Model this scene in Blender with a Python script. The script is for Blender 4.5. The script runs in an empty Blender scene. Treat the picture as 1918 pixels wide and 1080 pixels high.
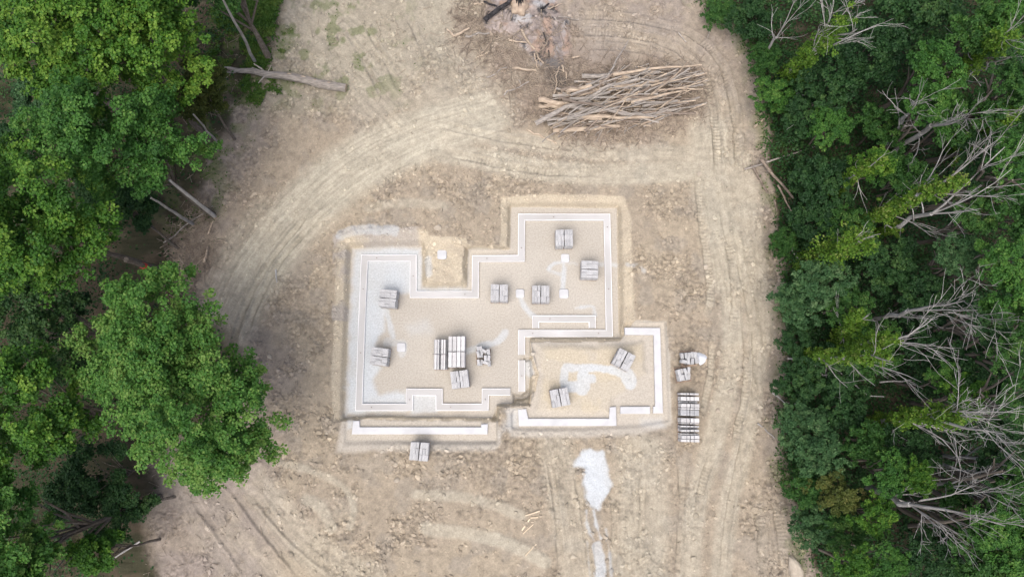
import bpy, math, random
import numpy as np
from mathutils import Vector, Matrix

# ------------------------------------------------------------------ camera, sky, sun, exposure
scene = bpy.context.scene
COL = scene.collection
CAM_H = 50.0
TILT = math.radians(8.4)
FPX = 1320.0
cam_data = bpy.data.cameras.new('camera')
cam = bpy.data.objects.new('camera', cam_data)
COL.objects.link(cam)
cam.location = (0, 0, CAM_H)
cam.rotation_euler = (TILT, 0, 0)
cam_data.sensor_width = 36.0
cam_data.lens = 36.0 * FPX / 1918.0
cam_data.clip_start = 0.5
cam_data.clip_end = 2000
scene.camera = cam

SUN_ELEV = math.radians(70)
SUN_AZ = math.radians(-112)          # direction towards the sun, from +X counter-clockwise
world = bpy.data.worlds.new('World')
scene.world = world
world.use_nodes = True
wn = world.node_tree.nodes
wl = world.node_tree.links
wn.clear()
w_out = wn.new('ShaderNodeOutputWorld')
w_bg = wn.new('ShaderNodeBackground')
w_sky = wn.new('ShaderNodeTexSky')
w_sky.sky_type = 'NISHITA'
w_sky.sun_disc = False
w_sky.sun_elevation = SUN_ELEV
w_sky.sun_rotation = math.pi / 2 - SUN_AZ
w_sky.air_density = 0.7
w_sky.dust_density = 6.0
w_sky.ozone_density = 0.6
w_bg.inputs['Strength'].default_value = 0.14
wl.new(w_sky.outputs[0], w_bg.inputs[0])
wl.new(w_bg.outputs[0], w_out.inputs[0])

sun_data = bpy.data.lights.new('sun', 'SUN')
sun_data.energy = 1.5
sun_data.angle = math.radians(60)
sun_data.color = (1.0, 0.98, 0.95)
sun = bpy.data.objects.new('sun', sun_data)
COL.objects.link(sun)
sd = Vector((math.cos(SUN_ELEV) * math.cos(SUN_AZ), math.cos(SUN_ELEV) * math.sin(SUN_AZ), math.sin(SUN_ELEV)))
sun.rotation_euler = (-sd).to_track_quat('-Z', 'Y').to_euler()

scene.view_settings.view_transform = 'Standard'
scene.view_settings.look = 'None'
scene.view_settings.gamma = 1.0
scene.view_settings.exposure = 0.52
scene.render.engine = 'CYCLES'

# ------------------------------------------------------------------ helpers
rng = np.random.default_rng(7)
random.seed(7)
_ca, _sa = math.cos(TILT), math.sin(TILT)

def P(px, py, z=0.0):
    """point of the place that stands at height z under a photograph pixel"""
    u = (px - 959.0) / FPX
    v = -(py - 540.0) / FPX
    d = (u, _sa + v * _ca, -_ca + v * _sa)
    t = (z - CAM_H) / d[2]
    return (d[0] * t, d[1] * t)

def Parr(pts, z=0.0):
    return np.array([P(a, b, z) for a, b in pts])

def depth(x, y, z):
    return y * _sa - (z - CAM_H) * _ca

def tag(o, label=None, cat=None, group=None, kind=None):
    if label: o['label'] = label
    if cat: o['category'] = cat
    if group: o['group'] = group
    if kind: o['kind'] = kind
    return o

def empty(name, loc, rz=0.0):
    o = bpy.data.objects.new(name, None)
    o.empty_display_size = 0.3
    COL.objects.link(o)
    o.location = loc
    o.rotation_euler = (0, 0, rz)
    return o

def link(name, me, parent=None, loc=(0, 0, 0), rot=(0, 0, 0), scale=(1, 1, 1)):
    o = bpy.data.objects.new(name, me)
    COL.objects.link(o)
    o.location = loc
    o.rotation_euler = rot
    o.scale = scale
    if parent is not None:
        o.parent = parent
    return o

def mesh_np(name, V, F, mats, smooth=False, fmat=None):
    """V (n,3), F list of arrays of equal-length faces or one (m,k) array"""
    if not isinstance(F, (list, tuple)):
        F = [F]
    F = [np.asarray(f, dtype=np.int32) for f in F if len(f)]
    me = bpy.data.meshes.new(name)
    me.vertices.add(len(V))
    me.vertices.foreach_set('co', np.asarray(V, dtype=np.float32).ravel())
    loops = np.concatenate([f.ravel() for f in F])
    tot = np.concatenate([np.full(len(f), f.shape[1], dtype=np.int32) for f in F])
    start = np.concatenate([[0], np.cumsum(tot)[:-1]]).astype(np.int32)
    me.loops.add(len(loops))
    me.loops.foreach_set('vertex_index', loops)
    me.polygons.add(len(tot))
    me.polygons.foreach_set('loop_start', start)
    me.polygons.foreach_set('loop_total', tot)
    if fmat is not None:
        me.polygons.foreach_set('material_index', np.asarray(fmat, dtype=np.int32))
    me.polygons.foreach_set('use_smooth', np.full(len(tot), smooth))
    me.update(calc_edges=True)
    me.validate()
    for m in (mats if isinstance(mats, (list, tuple)) else [mats]):
        me.materials.append(m)
    return me

def face_attr(me, name, vals):
    a = me.attributes.new(name, 'FLOAT', 'FACE')
    a.data.foreach_set('value', np.asarray(vals, dtype=np.float32))

# --- noise
_perm = rng.permutation(4096).astype(np.int64)
_val = rng.random(4096)
def _h(ix, iy, s):
    return _val[_perm[(ix + _perm[(iy + s * 131) & 4095]) & 4095]]

def vnoise(X, Y, scale, s=0):
    x = X / scale + 1000.37 + s * 17.1
    y = Y / scale + 1000.71 + s * 9.7
    ix = np.floor(x).astype(np.int64); iy = np.floor(y).astype(np.int64)
    fx = x - ix; fy = y - iy
    fx = fx * fx * fx * (fx * (fx * 6 - 15) + 10); fy = fy * fy * fy * (fy * (fy * 6 - 15) + 10)
    a = _h(ix, iy, s); b = _h(ix + 1, iy, s); c = _h(ix, iy + 1, s); d = _h(ix + 1, iy + 1, s)
    return (a * (1 - fx) + b * fx) * (1 - fy) + (c * (1 - fx) + d * fx) * fy

def fbm(X, Y, scale, octs=4, s=0, gain=0.5):
    r = 0; amp = 1; tot = 0
    c, sn = math.cos(0.6), math.sin(0.6)
    for o in range(octs):
        r = r + amp * vnoise(X, Y, scale, s + o * 3)
        X, Y = X * c - Y * sn, X * sn + Y * c
        tot += amp; amp *= gain; scale *= 0.5
    return r / tot

def sstep(a, b, x):
    t = np.clip((x - a) / (b - a), 0, 1)
    return t * t * (3 - 2 * t)

def seg_dist(X, Y, pts, closed):
    n = len(pts)
    D = np.full(X.shape, 1e9); S = np.zeros(X.shape); acc = 0.0; SIDE = np.zeros(X.shape)
    for i in range(n if closed else n - 1):
        ax, ay = pts[i]; bx, by = pts[(i + 1) % n]
        dx, dy = bx - ax, by - ay
        L2 = dx * dx + dy * dy + 1e-12
        t = np.clip(((X - ax) * dx + (Y - ay) * dy) / L2, 0, 1)
        d = np.hypot(X - ax - t * dx, Y - ay - t * dy)
        m = d < D
        D = np.where(m, d, D)
        L = math.sqrt(L2)
        S = np.where(m, acc + t * L, S)
        SIDE = np.where(m, ((X - ax) * dy - (Y - ay) * dx) / L, SIDE)
        acc += L
    return D, S, SIDE

def inside(X, Y, pts):
    n = len(pts); r = np.zeros(X.shape, dtype=bool)
    for i in range(n):
        ax, ay = pts[i]; bx, by = pts[(i + 1) % n]
        if ay == by: continue
        c = ((ay > Y) != (by > Y)) & (X < (bx - ax) * (Y - ay) / (by - ay) + ax)
        r ^= c
    return r

def sdf(X, Y, pts):
    D, _, _ = seg_dist(X, Y, pts, True)
    return np.where(inside(X, Y, pts), -D, D)

def smooth_line(pts, n=6):
    """Catmull-Rom through points"""
    p = [np.array(q, float) for q in pts]
    p = [2 * p[0] - p[1]] + p + [2 * p[-1] - p[-2]]
    out = []
    for i in range(1, len(p) - 2):
        for k in range(n):
            t = k / n
            out.append(0.5 * ((2 * p[i]) + (-p[i-1] + p[i+1]) * t + (2*p[i-1] - 5*p[i] + 4*p[i+1] - p[i+2]) * t*t + (-p[i-1] + 3*p[i] - 3*p[i+1] + p[i+2]) * t**3))
    out.append(p[-2])
    return np.array(out)

# ------------------------------------------------------------------ materials
def mat_new(name):
    m = bpy.data.materials.new(name)
    m.use_nodes = True
    nt = m.node_tree
    b = nt.nodes['Principled BSDF']
    return m, nt, b

def mat_noise(name, c1, c2, scale=6.0, rough=0.85, bump=0.0, bscale=30.0, spec=0.2, stretch=None, coord='Object', c3=None, var=(.82, 1.15)):
    m, nt, b = mat_new(name)
    N, L = nt.nodes, nt.links
    tc = N.new('ShaderNodeTexCoord')
    src = tc.outputs[coord]
    if stretch:
        mp = N.new('ShaderNodeMapping'); mp.inputs['Scale'].default_value = stretch
        L.new(src, mp.inputs[0]); src = mp.outputs[0]
    no = N.new('ShaderNodeTexNoise'); no.inputs['Scale'].default_value = scale; no.inputs['Detail'].default_value = 5
    L.new(src, no.inputs['Vector'])
    cr = N.new('ShaderNodeValToRGB')
    cr.color_ramp.elements[0].position = 0.34; cr.color_ramp.elements[0].color = (*c1, 1)
    cr.color_ramp.elements[1].position = 0.66; cr.color_ramp.elements[1].color = (*c2, 1)
    if c3:
        e = cr.color_ramp.elements.new(0.8); e.color = (*c3, 1)
    L.new(no.outputs['Fac'], cr.inputs[0])
    oi = N.new('ShaderNodeObjectInfo')
    mr = N.new('ShaderNodeMapRange'); mr.inputs['To Min'].default_value = var[0]; mr.inputs['To Max'].default_value = var[1]
    L.new(oi.outputs['Random'], mr.inputs['Value'])
    mx = N.new('ShaderNodeMix'); mx.data_type = 'RGBA'; mx.blend_type = 'MULTIPLY'; mx.inputs[0].default_value = 1.0
    L.new(cr.outputs[0], mx.inputs[6]); L.new(mr.outputs[0], mx.inputs[7])
    L.new(mx.outputs[2], b.inputs['Base Color'])
    b.inputs['Roughness'].default_value = rough
    b.inputs['Specular IOR Level'].default_value = spec
    if bump:
        n2 = N.new('ShaderNodeTexNoise'); n2.inputs['Scale'].default_value = bscale; n2.inputs['Detail'].default_value = 4
        L.new(src, n2.inputs['Vector'])
        bp = N.new('ShaderNodeBump'); bp.inputs['Strength'].default_value = bump; bp.inputs['Distance'].default_value = 0.05
        L.new(n2.outputs['Fac'], bp.inputs['Height']); L.new(bp.outputs[0], b.inputs['Normal'])
    return m

def leaf_mat(name, stops, trans=0.3):
    m, nt, b = mat_new(name)
    N, L = nt.nodes, nt.links
    at = N.new('ShaderNodeAttribute'); at.attribute_name = 'tint'
    oi = N.new('ShaderNodeObjectInfo')
    ma = N.new('ShaderNodeMath'); ma.operation = 'MULTIPLY_ADD'
    ma.inputs[1].default_value = 0.18; ma.inputs[2].default_value = -0.09
    L.new(oi.outputs['Random'], ma.inputs[0])
    ad = N.new('ShaderNodeMath'); ad.operation = 'ADD'; ad.use_clamp = True
    L.new(at.outputs['Fac'], ad.inputs[0]); L.new(ma.outputs[0], ad.inputs[1])
    cr = N.new('ShaderNodeValToRGB')
    el = cr.color_ramp.elements
    el[0].position = stops[0][0]; el[0].color = (*stops[0][1], 1)
    el[1].position = stops[-1][0]; el[1].color = (*stops[-1][1], 1)
    for p, c in stops[1:-1]:
        e = el.new(p); e.color = (*c, 1)
    L.new(ad.outputs[0], cr.inputs[0])
    L.new(cr.outputs[0], b.inputs['Base Color'])
    b.inputs['Roughness'].default_value = 0.55
    b.inputs['Specular IOR Level'].default_value = 0.25
    tr = N.new('ShaderNodeBsdfTranslucent')
    L.new(cr.outputs[0], tr.inputs['Color'])
    ms = N.new('ShaderNodeMixShader'); ms.inputs[0].default_value = trans
    out = N['Material Output']
    L.new(b.outputs[0], ms.inputs[1]); L.new(tr.outputs[0], ms.inputs[2]); L.new(ms.outputs[0], out.inputs[0])
    return m

M = {}
M['leaf_bright'] = leaf_mat('leaf_bright', [(0.0, (0.0238, 0.0809, 0.0108)), (.45, (0.0492, 0.1427, 0.0163)), (.75, (0.0952, 0.2046, 0.0235)), (1.0, (0.1746, 0.2950, 0.0407))])
M['leaf_maple'] = leaf_mat('leaf_maple', [(0.0, (0.0272, 0.0922, 0.0183)), (.45, (0.0498, 0.1464, 0.0243)), (.78, (0.0860, 0.2006, 0.0344)), (1.0, (0.1630, 0.2710, 0.0607))])
M['leaf_mid'] = leaf_mat('leaf_mid', [(0.0, (0.0212, 0.0701, 0.0149)), (.5, (0.0404, 0.1168, 0.0234)), (.85, (0.0722, 0.1593, 0.0319)), (1.0, (0.1156, 0.2018, 0.0478))])
M['leaf_dark'] = leaf_mat('leaf_dark', [(0.0, (0.0140, 0.0457, 0.0155)), (.5, (0.0260, 0.0762, 0.0221)), (.85, (0.0450, 0.1066, 0.0287)), (1.0, (0.0650, 0.1306, 0.0354))])
M['leaf_cool'] = leaf_mat('leaf_cool', [(0.0, (0.0291, 0.0805, 0.0299)), (.5, (0.0538, 0.1288, 0.0460)), (.85, (0.0952, 0.1782, 0.0690)), (1.0, (0.1344, 0.2185, 0.0978))])
M['leaf_olive'] = leaf_mat('leaf_olive', [(0.0, (.045, .066, .014)), (.5, (.082, .110, .024)), (.85, (.14, .15, .04)), (1.0, (.18, .17, .06))])
M['leaf_vine'] = leaf_mat('leaf_vine', [(0.0, (0.0451, 0.1103, 0.0120)), (.5, (0.0861, 0.1837, 0.0168)), (.85, (0.1312, 0.2310, 0.0240)), (1.0, (0.1886, 0.2415, 0.0600))])
M['grass'] = leaf_mat('grass', [(0.0, (.030, .075, .010)), (.5, (.055, .125, .018)), (1.0, (.12, .17, .035))], .2)
M['bark'] = mat_noise('bark', (.10, .085, .07), (.20, .175, .15), 3.0, .9, .6, 20, stretch=(4, 4, 1))
M['dead_bark'] = mat_noise('dead_bark', (.29, .28, .27), (.50, .49, .475), 1.2, .85, .4, 18, stretch=(3, 3, 1), var=(.72, 1.12))
M['log_bark'] = mat_noise('log_bark', (.16, .125, .10), (.31, .26, .215), 2.2, .85, .5, 14, stretch=(1, 6, 6), c3=(.42, .32, .22))
M['log_grey'] = mat_noise('log_grey', (.22, .20, .18), (.42, .385, .345), 2.2, .85, .5, 14, stretch=(1, 6, 6))
M['log_pale'] = mat_noise('log_pale', (.30, .24, .185), (.50, .415, .32), 1.6, .8, .3, 14, stretch=(1, 5, 5))
M['cut_wood'] = mat_noise('cut_wood', (.46, .37, .27), (.60, .51, .39), 5, .8)
M['char'] = mat_noise('char', (.012, .012, .013), (.055, .052, .055), 5, .8, .5, 20)
M['twig'] = mat_noise('twig', (.22, .18, .145), (.46, .39, .31), 1.7, .85)
M['concrete'] = mat_noise('concrete', (.40, .395, .385), (.50, .50, .50), 0.25, .85, .15, 25, c3=(.60, .61, .63), var=(.97, 1.03))
M['concrete_white'] = mat_noise('concrete_white', (.47, .48, .495), (.555, .565, .58), 1.4, .8, .15, 25, var=(.97, 1.05))
M['form_white'] = mat_noise('form_white', (.76, .77, .78), (.80, .81, .82), 3, .45)
M['steel'] = mat_noise('steel', (.16, .12, .10), (.25, .2, .18), 6, .6)
M['block'] = mat_noise('block', (.36, .365, .37), (.50, .505, .515), 7, .9, .25, 60, stretch=(4, .7, 1), c3=(.58, .585, .595), var=(.9, 1.1))
M['slab'] = mat_noise('slab', (.48, .48, .48), (.58, .58, .585), 4, .85, .2, 40)
M['slab_grey'] = mat_noise('slab_grey', (.30, .31, .325), (.42, .43, .445), 4, .85, .2, 40)
M['pallet_wood'] = mat_noise('pallet_wood', (.20, .15, .12), (.33, .25, .19), 5, .85)
M['strap'] = mat_noise('strap', (.12, .12, .13), (.18, .18, .19), 5, .5)
M['powder'] = mat_noise('powder', (.50, .53, .58), (.62, .65, .69), 2, .9, .3, 20)
M['board'] = mat_noise('board', (.60, .49, .35), (.72, .61, .46), 3, .75)
M['paint_red'] = mat_noise('paint_red', (.55, .06, .05), (.7, .09, .07), 5, .6)
M['stump'] = mat_noise('stump', (.27, .21, .165), (.42, .34, .26), 3.0, .9, .5, 12)
M['rock'] = mat_noise('rock', (.33, .29, .235), (.47, .42, .345), 2.0, .9, .5, 12)

def soil_material():
    m, nt, b = mat_new('soil')
    N, L = nt.nodes, nt.links
    at = N.new('ShaderNodeAttribute'); at.attribute_name = 'soil'
    tc = N.new('ShaderNodeTexCoord')
    n1 = N.new('ShaderNodeTexNoise'); n1.inputs['Scale'].default_value = 9.0; n1.inputs['Detail'].default_value = 6; n1.inputs['Roughness'].default_value = 0.7
    L.new(tc.outputs['Object'], n1.inputs['Vector'])
    mr = N.new('ShaderNodeMapRange'); mr.inputs['From Min'].default_value = 0.3; mr.inputs['From Max'].default_value = 0.7
    mr.inputs['To Min'].default_value = 0.79; mr.inputs['To Max'].default_value = 1.2
    L.new(n1.outputs['Fac'], mr.inputs['Value'])
    mx = N.new('ShaderNodeMix'); mx.data_type = 'RGBA'; mx.blend_type = 'MULTIPLY'; mx.inputs[0].default_value = 1.0
    L.new(at.outputs['Color'], mx.inputs[6]); L.new(mr.outputs[0], mx.inputs[7])
    L.new(mx.outputs[2], b.inputs['Base Color'])
    b.inputs['Roughness'].default_value = 0.95
    b.inputs['Specular IOR Level'].default_value = 0.1
    n2 = N.new('ShaderNodeTexNoise'); n2.inputs['Scale'].default_value = 14.0; n2.inputs['Detail'].default_value = 5
    L.new(tc.outputs['Object'], n2.inputs['Vector'])
    ra = N.new('ShaderNodeAttribute'); ra.attribute_name = 'rough'
    bp = N.new('ShaderNodeBump'); bp.inputs['Distance'].default_value = 0.06
    L.new(n2.outputs['Fac'], bp.inputs['Height']); L.new(ra.outputs['Fac'], bp.inputs['Strength'])
    L.new(bp.outputs[0], b.inputs['Normal'])
    return m
M['soil'] = soil_material()

# ------------------------------------------------------------------ the ground: one height field with the dug pit
STEP = 0.07
def axis(lo, hi, far):
    core = np.arange(lo, hi + 1e-6, STEP)
    out = [0.25, 0.5, 0.75, 1.0, 1.5, 2, 2.5, 3, 4, 5, 6, 8, 10, 12, 14, 17, 20, 25, 30, 40, 55, 80, 120, 200, far]
    return np.concatenate([lo - np.array(out)[::-1], core, core[-1] + np.array(out)])
gx = axis(-25.0, 21.0, 400.0)
gy = axis(-12.8, 30.0, 400.0)
X, Y = np.meshgrid(gx, gy)

Z_PIT, Z_GAR, Z_GSAND, Z_FRONT = -1.0, -0.30, -0.08, -0.36

_wob = {}
def wob(seed, amp=0.10, sc=0.9):
    if (seed, sc) not in _wob:
        _wob[(seed, sc)] = ((fbm(X, Y, sc, 3, seed) - 0.5) * 2).astype(np.float32)
    return _wob[(seed, sc)] * amp

def window(pts, margin):
    """index slices of the grid round a set of points"""
    lo = pts.min(0) - margin; hi = pts.max(0) + margin
    return (slice(max(np.searchsorted(gy, lo[1]) - 1, 0), np.searchsorted(gy, hi[1]) + 1), slice(max(np.searchsorted(gx, lo[0]) - 1, 0), np.searchsorted(gx, hi[0]) + 1))

def sdf_w(pts, margin=1.5):
    """signed distance, worked out only near the outline"""
    w = window(pts, margin)
    R = np.full(X.shape, 9.0)
    R[w] = sdf(X[w], Y[w], pts)
    return R

def cut(Zin, top_px, bot_px, zb, seed, amp=0.08):
    """dig (or raise) to zb inside bot_px with a sloped bank up to top_px"""
    dt = -sdf_w(Parr(top_px, 0.0), 3.0) + wob(61, amp, .55)
    db = sdf_w(Parr(bot_px, zb), 3.0) + wob(66, amp * 0.3)
    t = np.clip(dt, 0, None) / (np.clip(dt, 0, None) + np.clip(db, 0, None) + 1e-4)
    tp = .55 * t + .45 * sstep(.62, .97, t)                  # sloped bank above a steep toe
    return Zin * (1 - tp) + zb * tp, t

# gentle large relief and disturbed soil
H = (fbm(X, Y, 9.0, 3, 1) - 0.5) * 0.5

right_edge = [(1285, -60), (1296, 0), (1340, 38), (1385, 78), (1402, 130), (1412, 200), (1420, 262), (1422, 330), (1438, 400), (1444, 480), (1455, 560), (1458, 650), (1450, 720), (1443, 800), (1452, 880), (1468, 940), (1480, 1000), (1496, 1045), (1512, 1085), (1520, 1180)]
left_edge = [(548, -60), (528, 0), (515, 60), (505, 125), (470, 165), (440, 200), (425, 250), (395, 300), (385, 360), (360, 420), (330, 480), (360, 540), (440, 640), (475, 705), (380, 800), (300, 850), (285, 950), (300, 1080), (310, 1180)]
forest_r = Parr(right_edge + [(5200, 1300), (5200, -500)])
forest_l = Parr(left_edge + [(-3500, 1300), (-3500, -500)])
dR = sdf(X, Y, forest_r) + wob(21, 0.5, 1.2)
dL = sdf(X, Y, forest_l) + wob(22, 0.7, 1.5)
far_n = np.maximum(Y - 42, 0) + np.maximum(-24 - Y, 0)
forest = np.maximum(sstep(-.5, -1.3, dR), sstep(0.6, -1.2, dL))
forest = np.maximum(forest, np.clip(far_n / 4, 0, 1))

# ---- masks along wheel paths
def track(pts, width, z=0.0, soft=0.35):
    ln = smooth_line(Parr(pts, z), 4)
    w = window(ln, width / 2 + soft + .2)
    D, S, SD = seg_dist(X[w], Y[w], ln, False)
    D = D + wob(31, 0.08, 0.7)[w]
    return D, S, SD, w

def band(D, width, soft):
    return sstep(width / 2 + soft / 2, width / 2 - soft / 2, D)

compact = np.zeros_like(X)
rut = np.zeros_like(X)
tread = np.zeros_like(X)
streak = np.zeros_like(X)
rut_shade = np.zeros_like(X)  # mask of dark rut borders, shade painted into the soil colour

def haul(pts, width, strength=1.0, lines=0.0, seed=0):
    """pale compacted strip with long streaks along the travel direction"""
    D, S, SD, w = track(pts, width, soft=width * 0.35)
    m = band(D, width, width * .35)
    compact[w] = np.maximum(compact[w], m * strength)
    if lines:
        st = fbm(SD * 6.5, S * 0.4, 1.0, 4, 41 + seed, .65) - 0.5
        streak[w] += st * m * lines

def wheel(pts, width=0.5, d=0.05, tr=0.0, pale=0.55, period=0.25):
    D, S, SD, w = track(pts, width + .4, soft=0.2)
    Ls = float(S.max())
    fade = sstep(0, 1.6, S) * sstep(0, 1.6, Ls - S)
    m = band(D, width, .18) * fade
    gate = GATE[w] * fade
    ring = np.clip(band(D, width + .35, .2) - band(D, width, .18), 0, 1) * fade
    rut[w] += (-m * (0.5 + gate * .5) + ring * .7) * d * 1.5
    rut_shade[w] = np.maximum(rut_shade[w], band(D, width + .14, .1) * (1 - band(D, width - .06, .1)) * fade * (.35 + .65 * gate) * min(1.0, d / .06))
    compact[w] = np.maximum(compact[w], m * pale * (0.6 + .4 * gate))
    if tr:
        tread[w] = np.where(m > 0.05, np.sin(S * 2 * math.pi / period + SD * 3 + (wob(31, 1.0, .7)[w] + wob(113, 1.0, .5)[w]) * 1.6) * m * tr * 1.25 * gate * (.45 + .55 * sstep(-.4, .4, wob(111, 1.0, .7)[w])), tread[w])

GATE = sstep(0.40, 0.62, fbm(X, Y, 2.2, 2, 77))
haul([(380, 700), (415, 620), (470, 520), (540, 425), (640, 330), (760, 262), (900, 218)], 4.2, .95, 1.6, 0)
haul([(405, 560), (440, 480), (500, 400)], 2.5, .5, 1.6, 1)
haul([(760, 215), (860, 175), (960, 165)], 2.6, .45, .8, 2)
haul([(830, 285), (920, 300), (1010, 318), (1150, 325), (1310, 318)], 1.7, .75, .8, 3)
haul([(820, 230), (900, 252), (1000, 268), (1150, 285), (1330, 290)], 1.4, .6, .8, 4)
haul([(1330, 250), (1332, 330), (1350, 420), (1370, 520)], 3.0, .7, 1.0, 5)
haul([(1385, 300), (1400, 400), (1415, 520), (1425, 640)], 2.0, .6, 1.0, 6)
haul([(1365, 520), (1372, 620), (1362, 720), (1330, 850), (1300, 960), (1290, 1085)], 1.5, .6, .9, 7)
haul([(1420, 640), (1412, 740), (1390, 850), (1362, 960), (1350, 1085)], 1.4, .6, .9, 8)
haul([(1200, 860), (1205, 960), (1200, 1085)], 3.6, .55, 1.0, 9)
haul([(1040, 840), (1060, 950), (1085, 1085)], 2.4, .45, 1.5, 10)
haul([(640, 960), (560, 985), (480, 900), (430, 880)], 1.0, .2, .6, 11)
haul([(470, 900), (520, 960), (600, 1040), (690, 1085)], 2.4, .45, 1.0, 12)
haul([(360, 900), (420, 1000), (480, 1085)], 3.4, .3, 1.4, 13)
haul([(560, 20), (640, 90), (720, 170)], 6.0, .35, 1.4, 14)
haul([(800, 0), (840, 90)], 3.0, .3, 1.0, 15)
haul([(1100, 55), (1200, 62), (1300, 100), (1350, 180), (1358, 280)], 3.0, .2, 1.8, 16)
# pale scraped ridges in the lower left of the yard
for pts, w_, s_ in (([(525, 866), (580, 880), (635, 905), (662, 945), (655, 985)], .5, .6),
                    ([(575, 935), (605, 955), (620, 985)], .8, .6),
                    ([(780, 925), (860, 930), (930, 945), (975, 965)], .7, .62),
                    ([(800, 990), (890, 1000), (960, 1020), (1020, 1050)], .9, .7),
                    ([(690, 390), (760, 380), (830, 385)], .7, .5),
                    ([(560, 410), (610, 400)], .8, .3)):
    D, S, SD, w = track(pts, w_, soft=.3)
    m = band(D, w_, .3)
    compact[w] = np.maximum(compact[w], m * s_)
    rut[w] += m * 0.05

for pts, kw in (
    ([(1305, 300), (1310, 380), (1322, 470), (1330, 560), (1312, 600)], dict(width=.55, d=.05, tr=.028)),
    ([(1352, 380), (1368, 480), (1376, 560), (1368, 640)], dict(width=.5, d=.05, tr=.028)),
    ([(1378, 470), (1400, 560), (1412, 640), (1415, 720)], dict(width=.5, d=.05, tr=.028)),
    ([(1332, 620), (1330, 700), (1312, 790)], dict(width=.5, d=.06, tr=.026)),
    ([(1395, 590), (1398, 680), (1392, 760), (1370, 850)], dict(width=.5, d=.06, tr=.026)),
    ([(1430, 600), (1436, 680)], dict(width=.45, d=.05, tr=.026)),
    ([(1450, 920), (1465, 1000), (1470, 1085)], dict(width=.8, d=.05, tr=.03, pale=.2)),
    ([(1415, 930), (1425, 1000), (1425, 1085)], dict(width=.6, d=.05, tr=.03, pale=.2)),
    ([(830, 285), (900, 300), (960, 312), (1040, 322), (1140, 324)], dict(width=.55, d=.05, tr=.026, pale=.8)),
    ([(820, 232), (900, 252), (1000, 268), (1100, 280)], dict(width=.55, d=.05, tr=.026, pale=.8)),
    ([(1030, 860), (1042, 950), (1052, 1085)], dict(width=.4, d=.07, pale=.5)),
    ([(1075, 870), (1090, 950), (1108, 1085)], dict(width=.4, d=.07, pale=.6)),
    ([(1148, 900), (1150, 1000), (1148, 1085)], dict(width=.4, d=.05, pale=.5)),
    ([(1205, 870), (1203, 960), (1198, 1085)], dict(width=.4, d=.05, pale=.4)),
    ([(1275, 850), (1278, 950), (1268, 1085)], dict(width=.45, d=.06, pale=.4)),
    ([(1340, 840), (1318, 900), (1300, 1000)], dict(width=.5, d=.07, pale=.6, tr=.02)),
    ([(1400, 800), (1382, 880), (1362, 980), (1352, 1085)], dict(width=.5, d=.07, pale=.7, tr=.02)),
    ([(1070, 30), (1180, 35), (1290, 62), (1352, 120), (1378, 220), (1385, 320)], dict(width=.6, d=.07, tr=.03, pale=.25)),
    ([(1080, 62), (1180, 65), (1270, 92), (1325, 160), (1342, 260), (1345, 340)], dict(width=.6, d=.07, tr=.03, pale=.3)),
    ([(1090, 90), (1180, 92), (1250, 110), (1300, 160)], dict(width=.5, d=.06, pale=.15)),
    ([(360, 930), (420, 1010), (470, 1085)], dict(width=.5, d=.07, pale=.25)),
    ([(425, 900), (490, 985), (570, 1085)], dict(width=.5, d=.07, pale=.3)),
    ([(470, 915), (540, 1000), (640, 1085)], dict(width=.5, d=.06, pale=.35)),
    ([(430, 690), (452, 590), (505, 490), (590, 385)], dict(width=.45, d=.06, pale=.6)),
    ([(455, 640), (485, 560), (540, 470), (640, 370)], dict(width=.45, d=.06, pale=.6)),
    ([(640, 40), (690, 130), (720, 190)], dict(width=.35, d=.06, pale=.2)),
    ([(675, 30), (725, 120), (750, 175)], dict(width=.35, d=.06, pale=.2)),
    ([(760, 20), (790, 90), (810, 140)], dict(width=.35, d=.05, pale=.2)),
):
    wheel(pts, **kw)

# ---- excavation
pit_top = [(629, 439), (700, 428), (803, 424), (808, 448), (868, 452), (885, 461), (934, 459), (936, 368), (1000, 360), (1090, 361), (1170, 364), (1183, 400), (1187, 470), (1191, 560), (1192, 600), (1163, 640), (994, 640), (997, 672), (1012, 700), (1004, 732), (990, 742), (990, 760), (938, 762), (936, 790), (690, 786), (622, 790), (616, 720), (622, 600)]
pit_bot = [(660, 467), (790, 463), (789, 533), (800, 541), (874, 541), (875, 468), (956, 468), (958, 389), (1154, 391), (1157, 600), (1160, 632), (992, 632), (990, 745), (964, 746), (962, 754), (930, 757), (928, 782), (700, 778), (647, 782), (649, 729), (655, 590)]
isl_top = [(800, 452), (866, 458), (866, 522), (862, 528), (802, 526)]
isl_bot = [(790, 445), (878, 450), (876, 540), (868, 541), (795, 541), (789, 530)]
front_top = [(640, 776), (700, 774), (932, 774), (942, 830), (930, 850), (700, 852), (660, 856), (615, 858)]
front_bot = [(648, 786), (690, 785), (930, 787), (928, 824), (702, 822), (652, 824)]
gar_top = [(985, 622), (1150, 622), (1166, 628), (1172, 598), (1248, 600), (1258, 680), (1262, 800), (1200, 822), (1090, 826), (950, 824), (944, 764), (992, 760), (1000, 680)]
gar_bot = [(994, 636), (1160, 636), (1168, 604), (1244, 604), (1250, 784), (1190, 792), (1090, 798), (962, 798), (962, 770), (990, 762), (1000, 740), (1008, 690)]
gsand_poly = [(1004, 644), (1160, 648), (1205, 640), (1212, 700), (1150, 745), (1140, 772), (1040, 776), (1004, 770), (1016, 700)]

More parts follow.
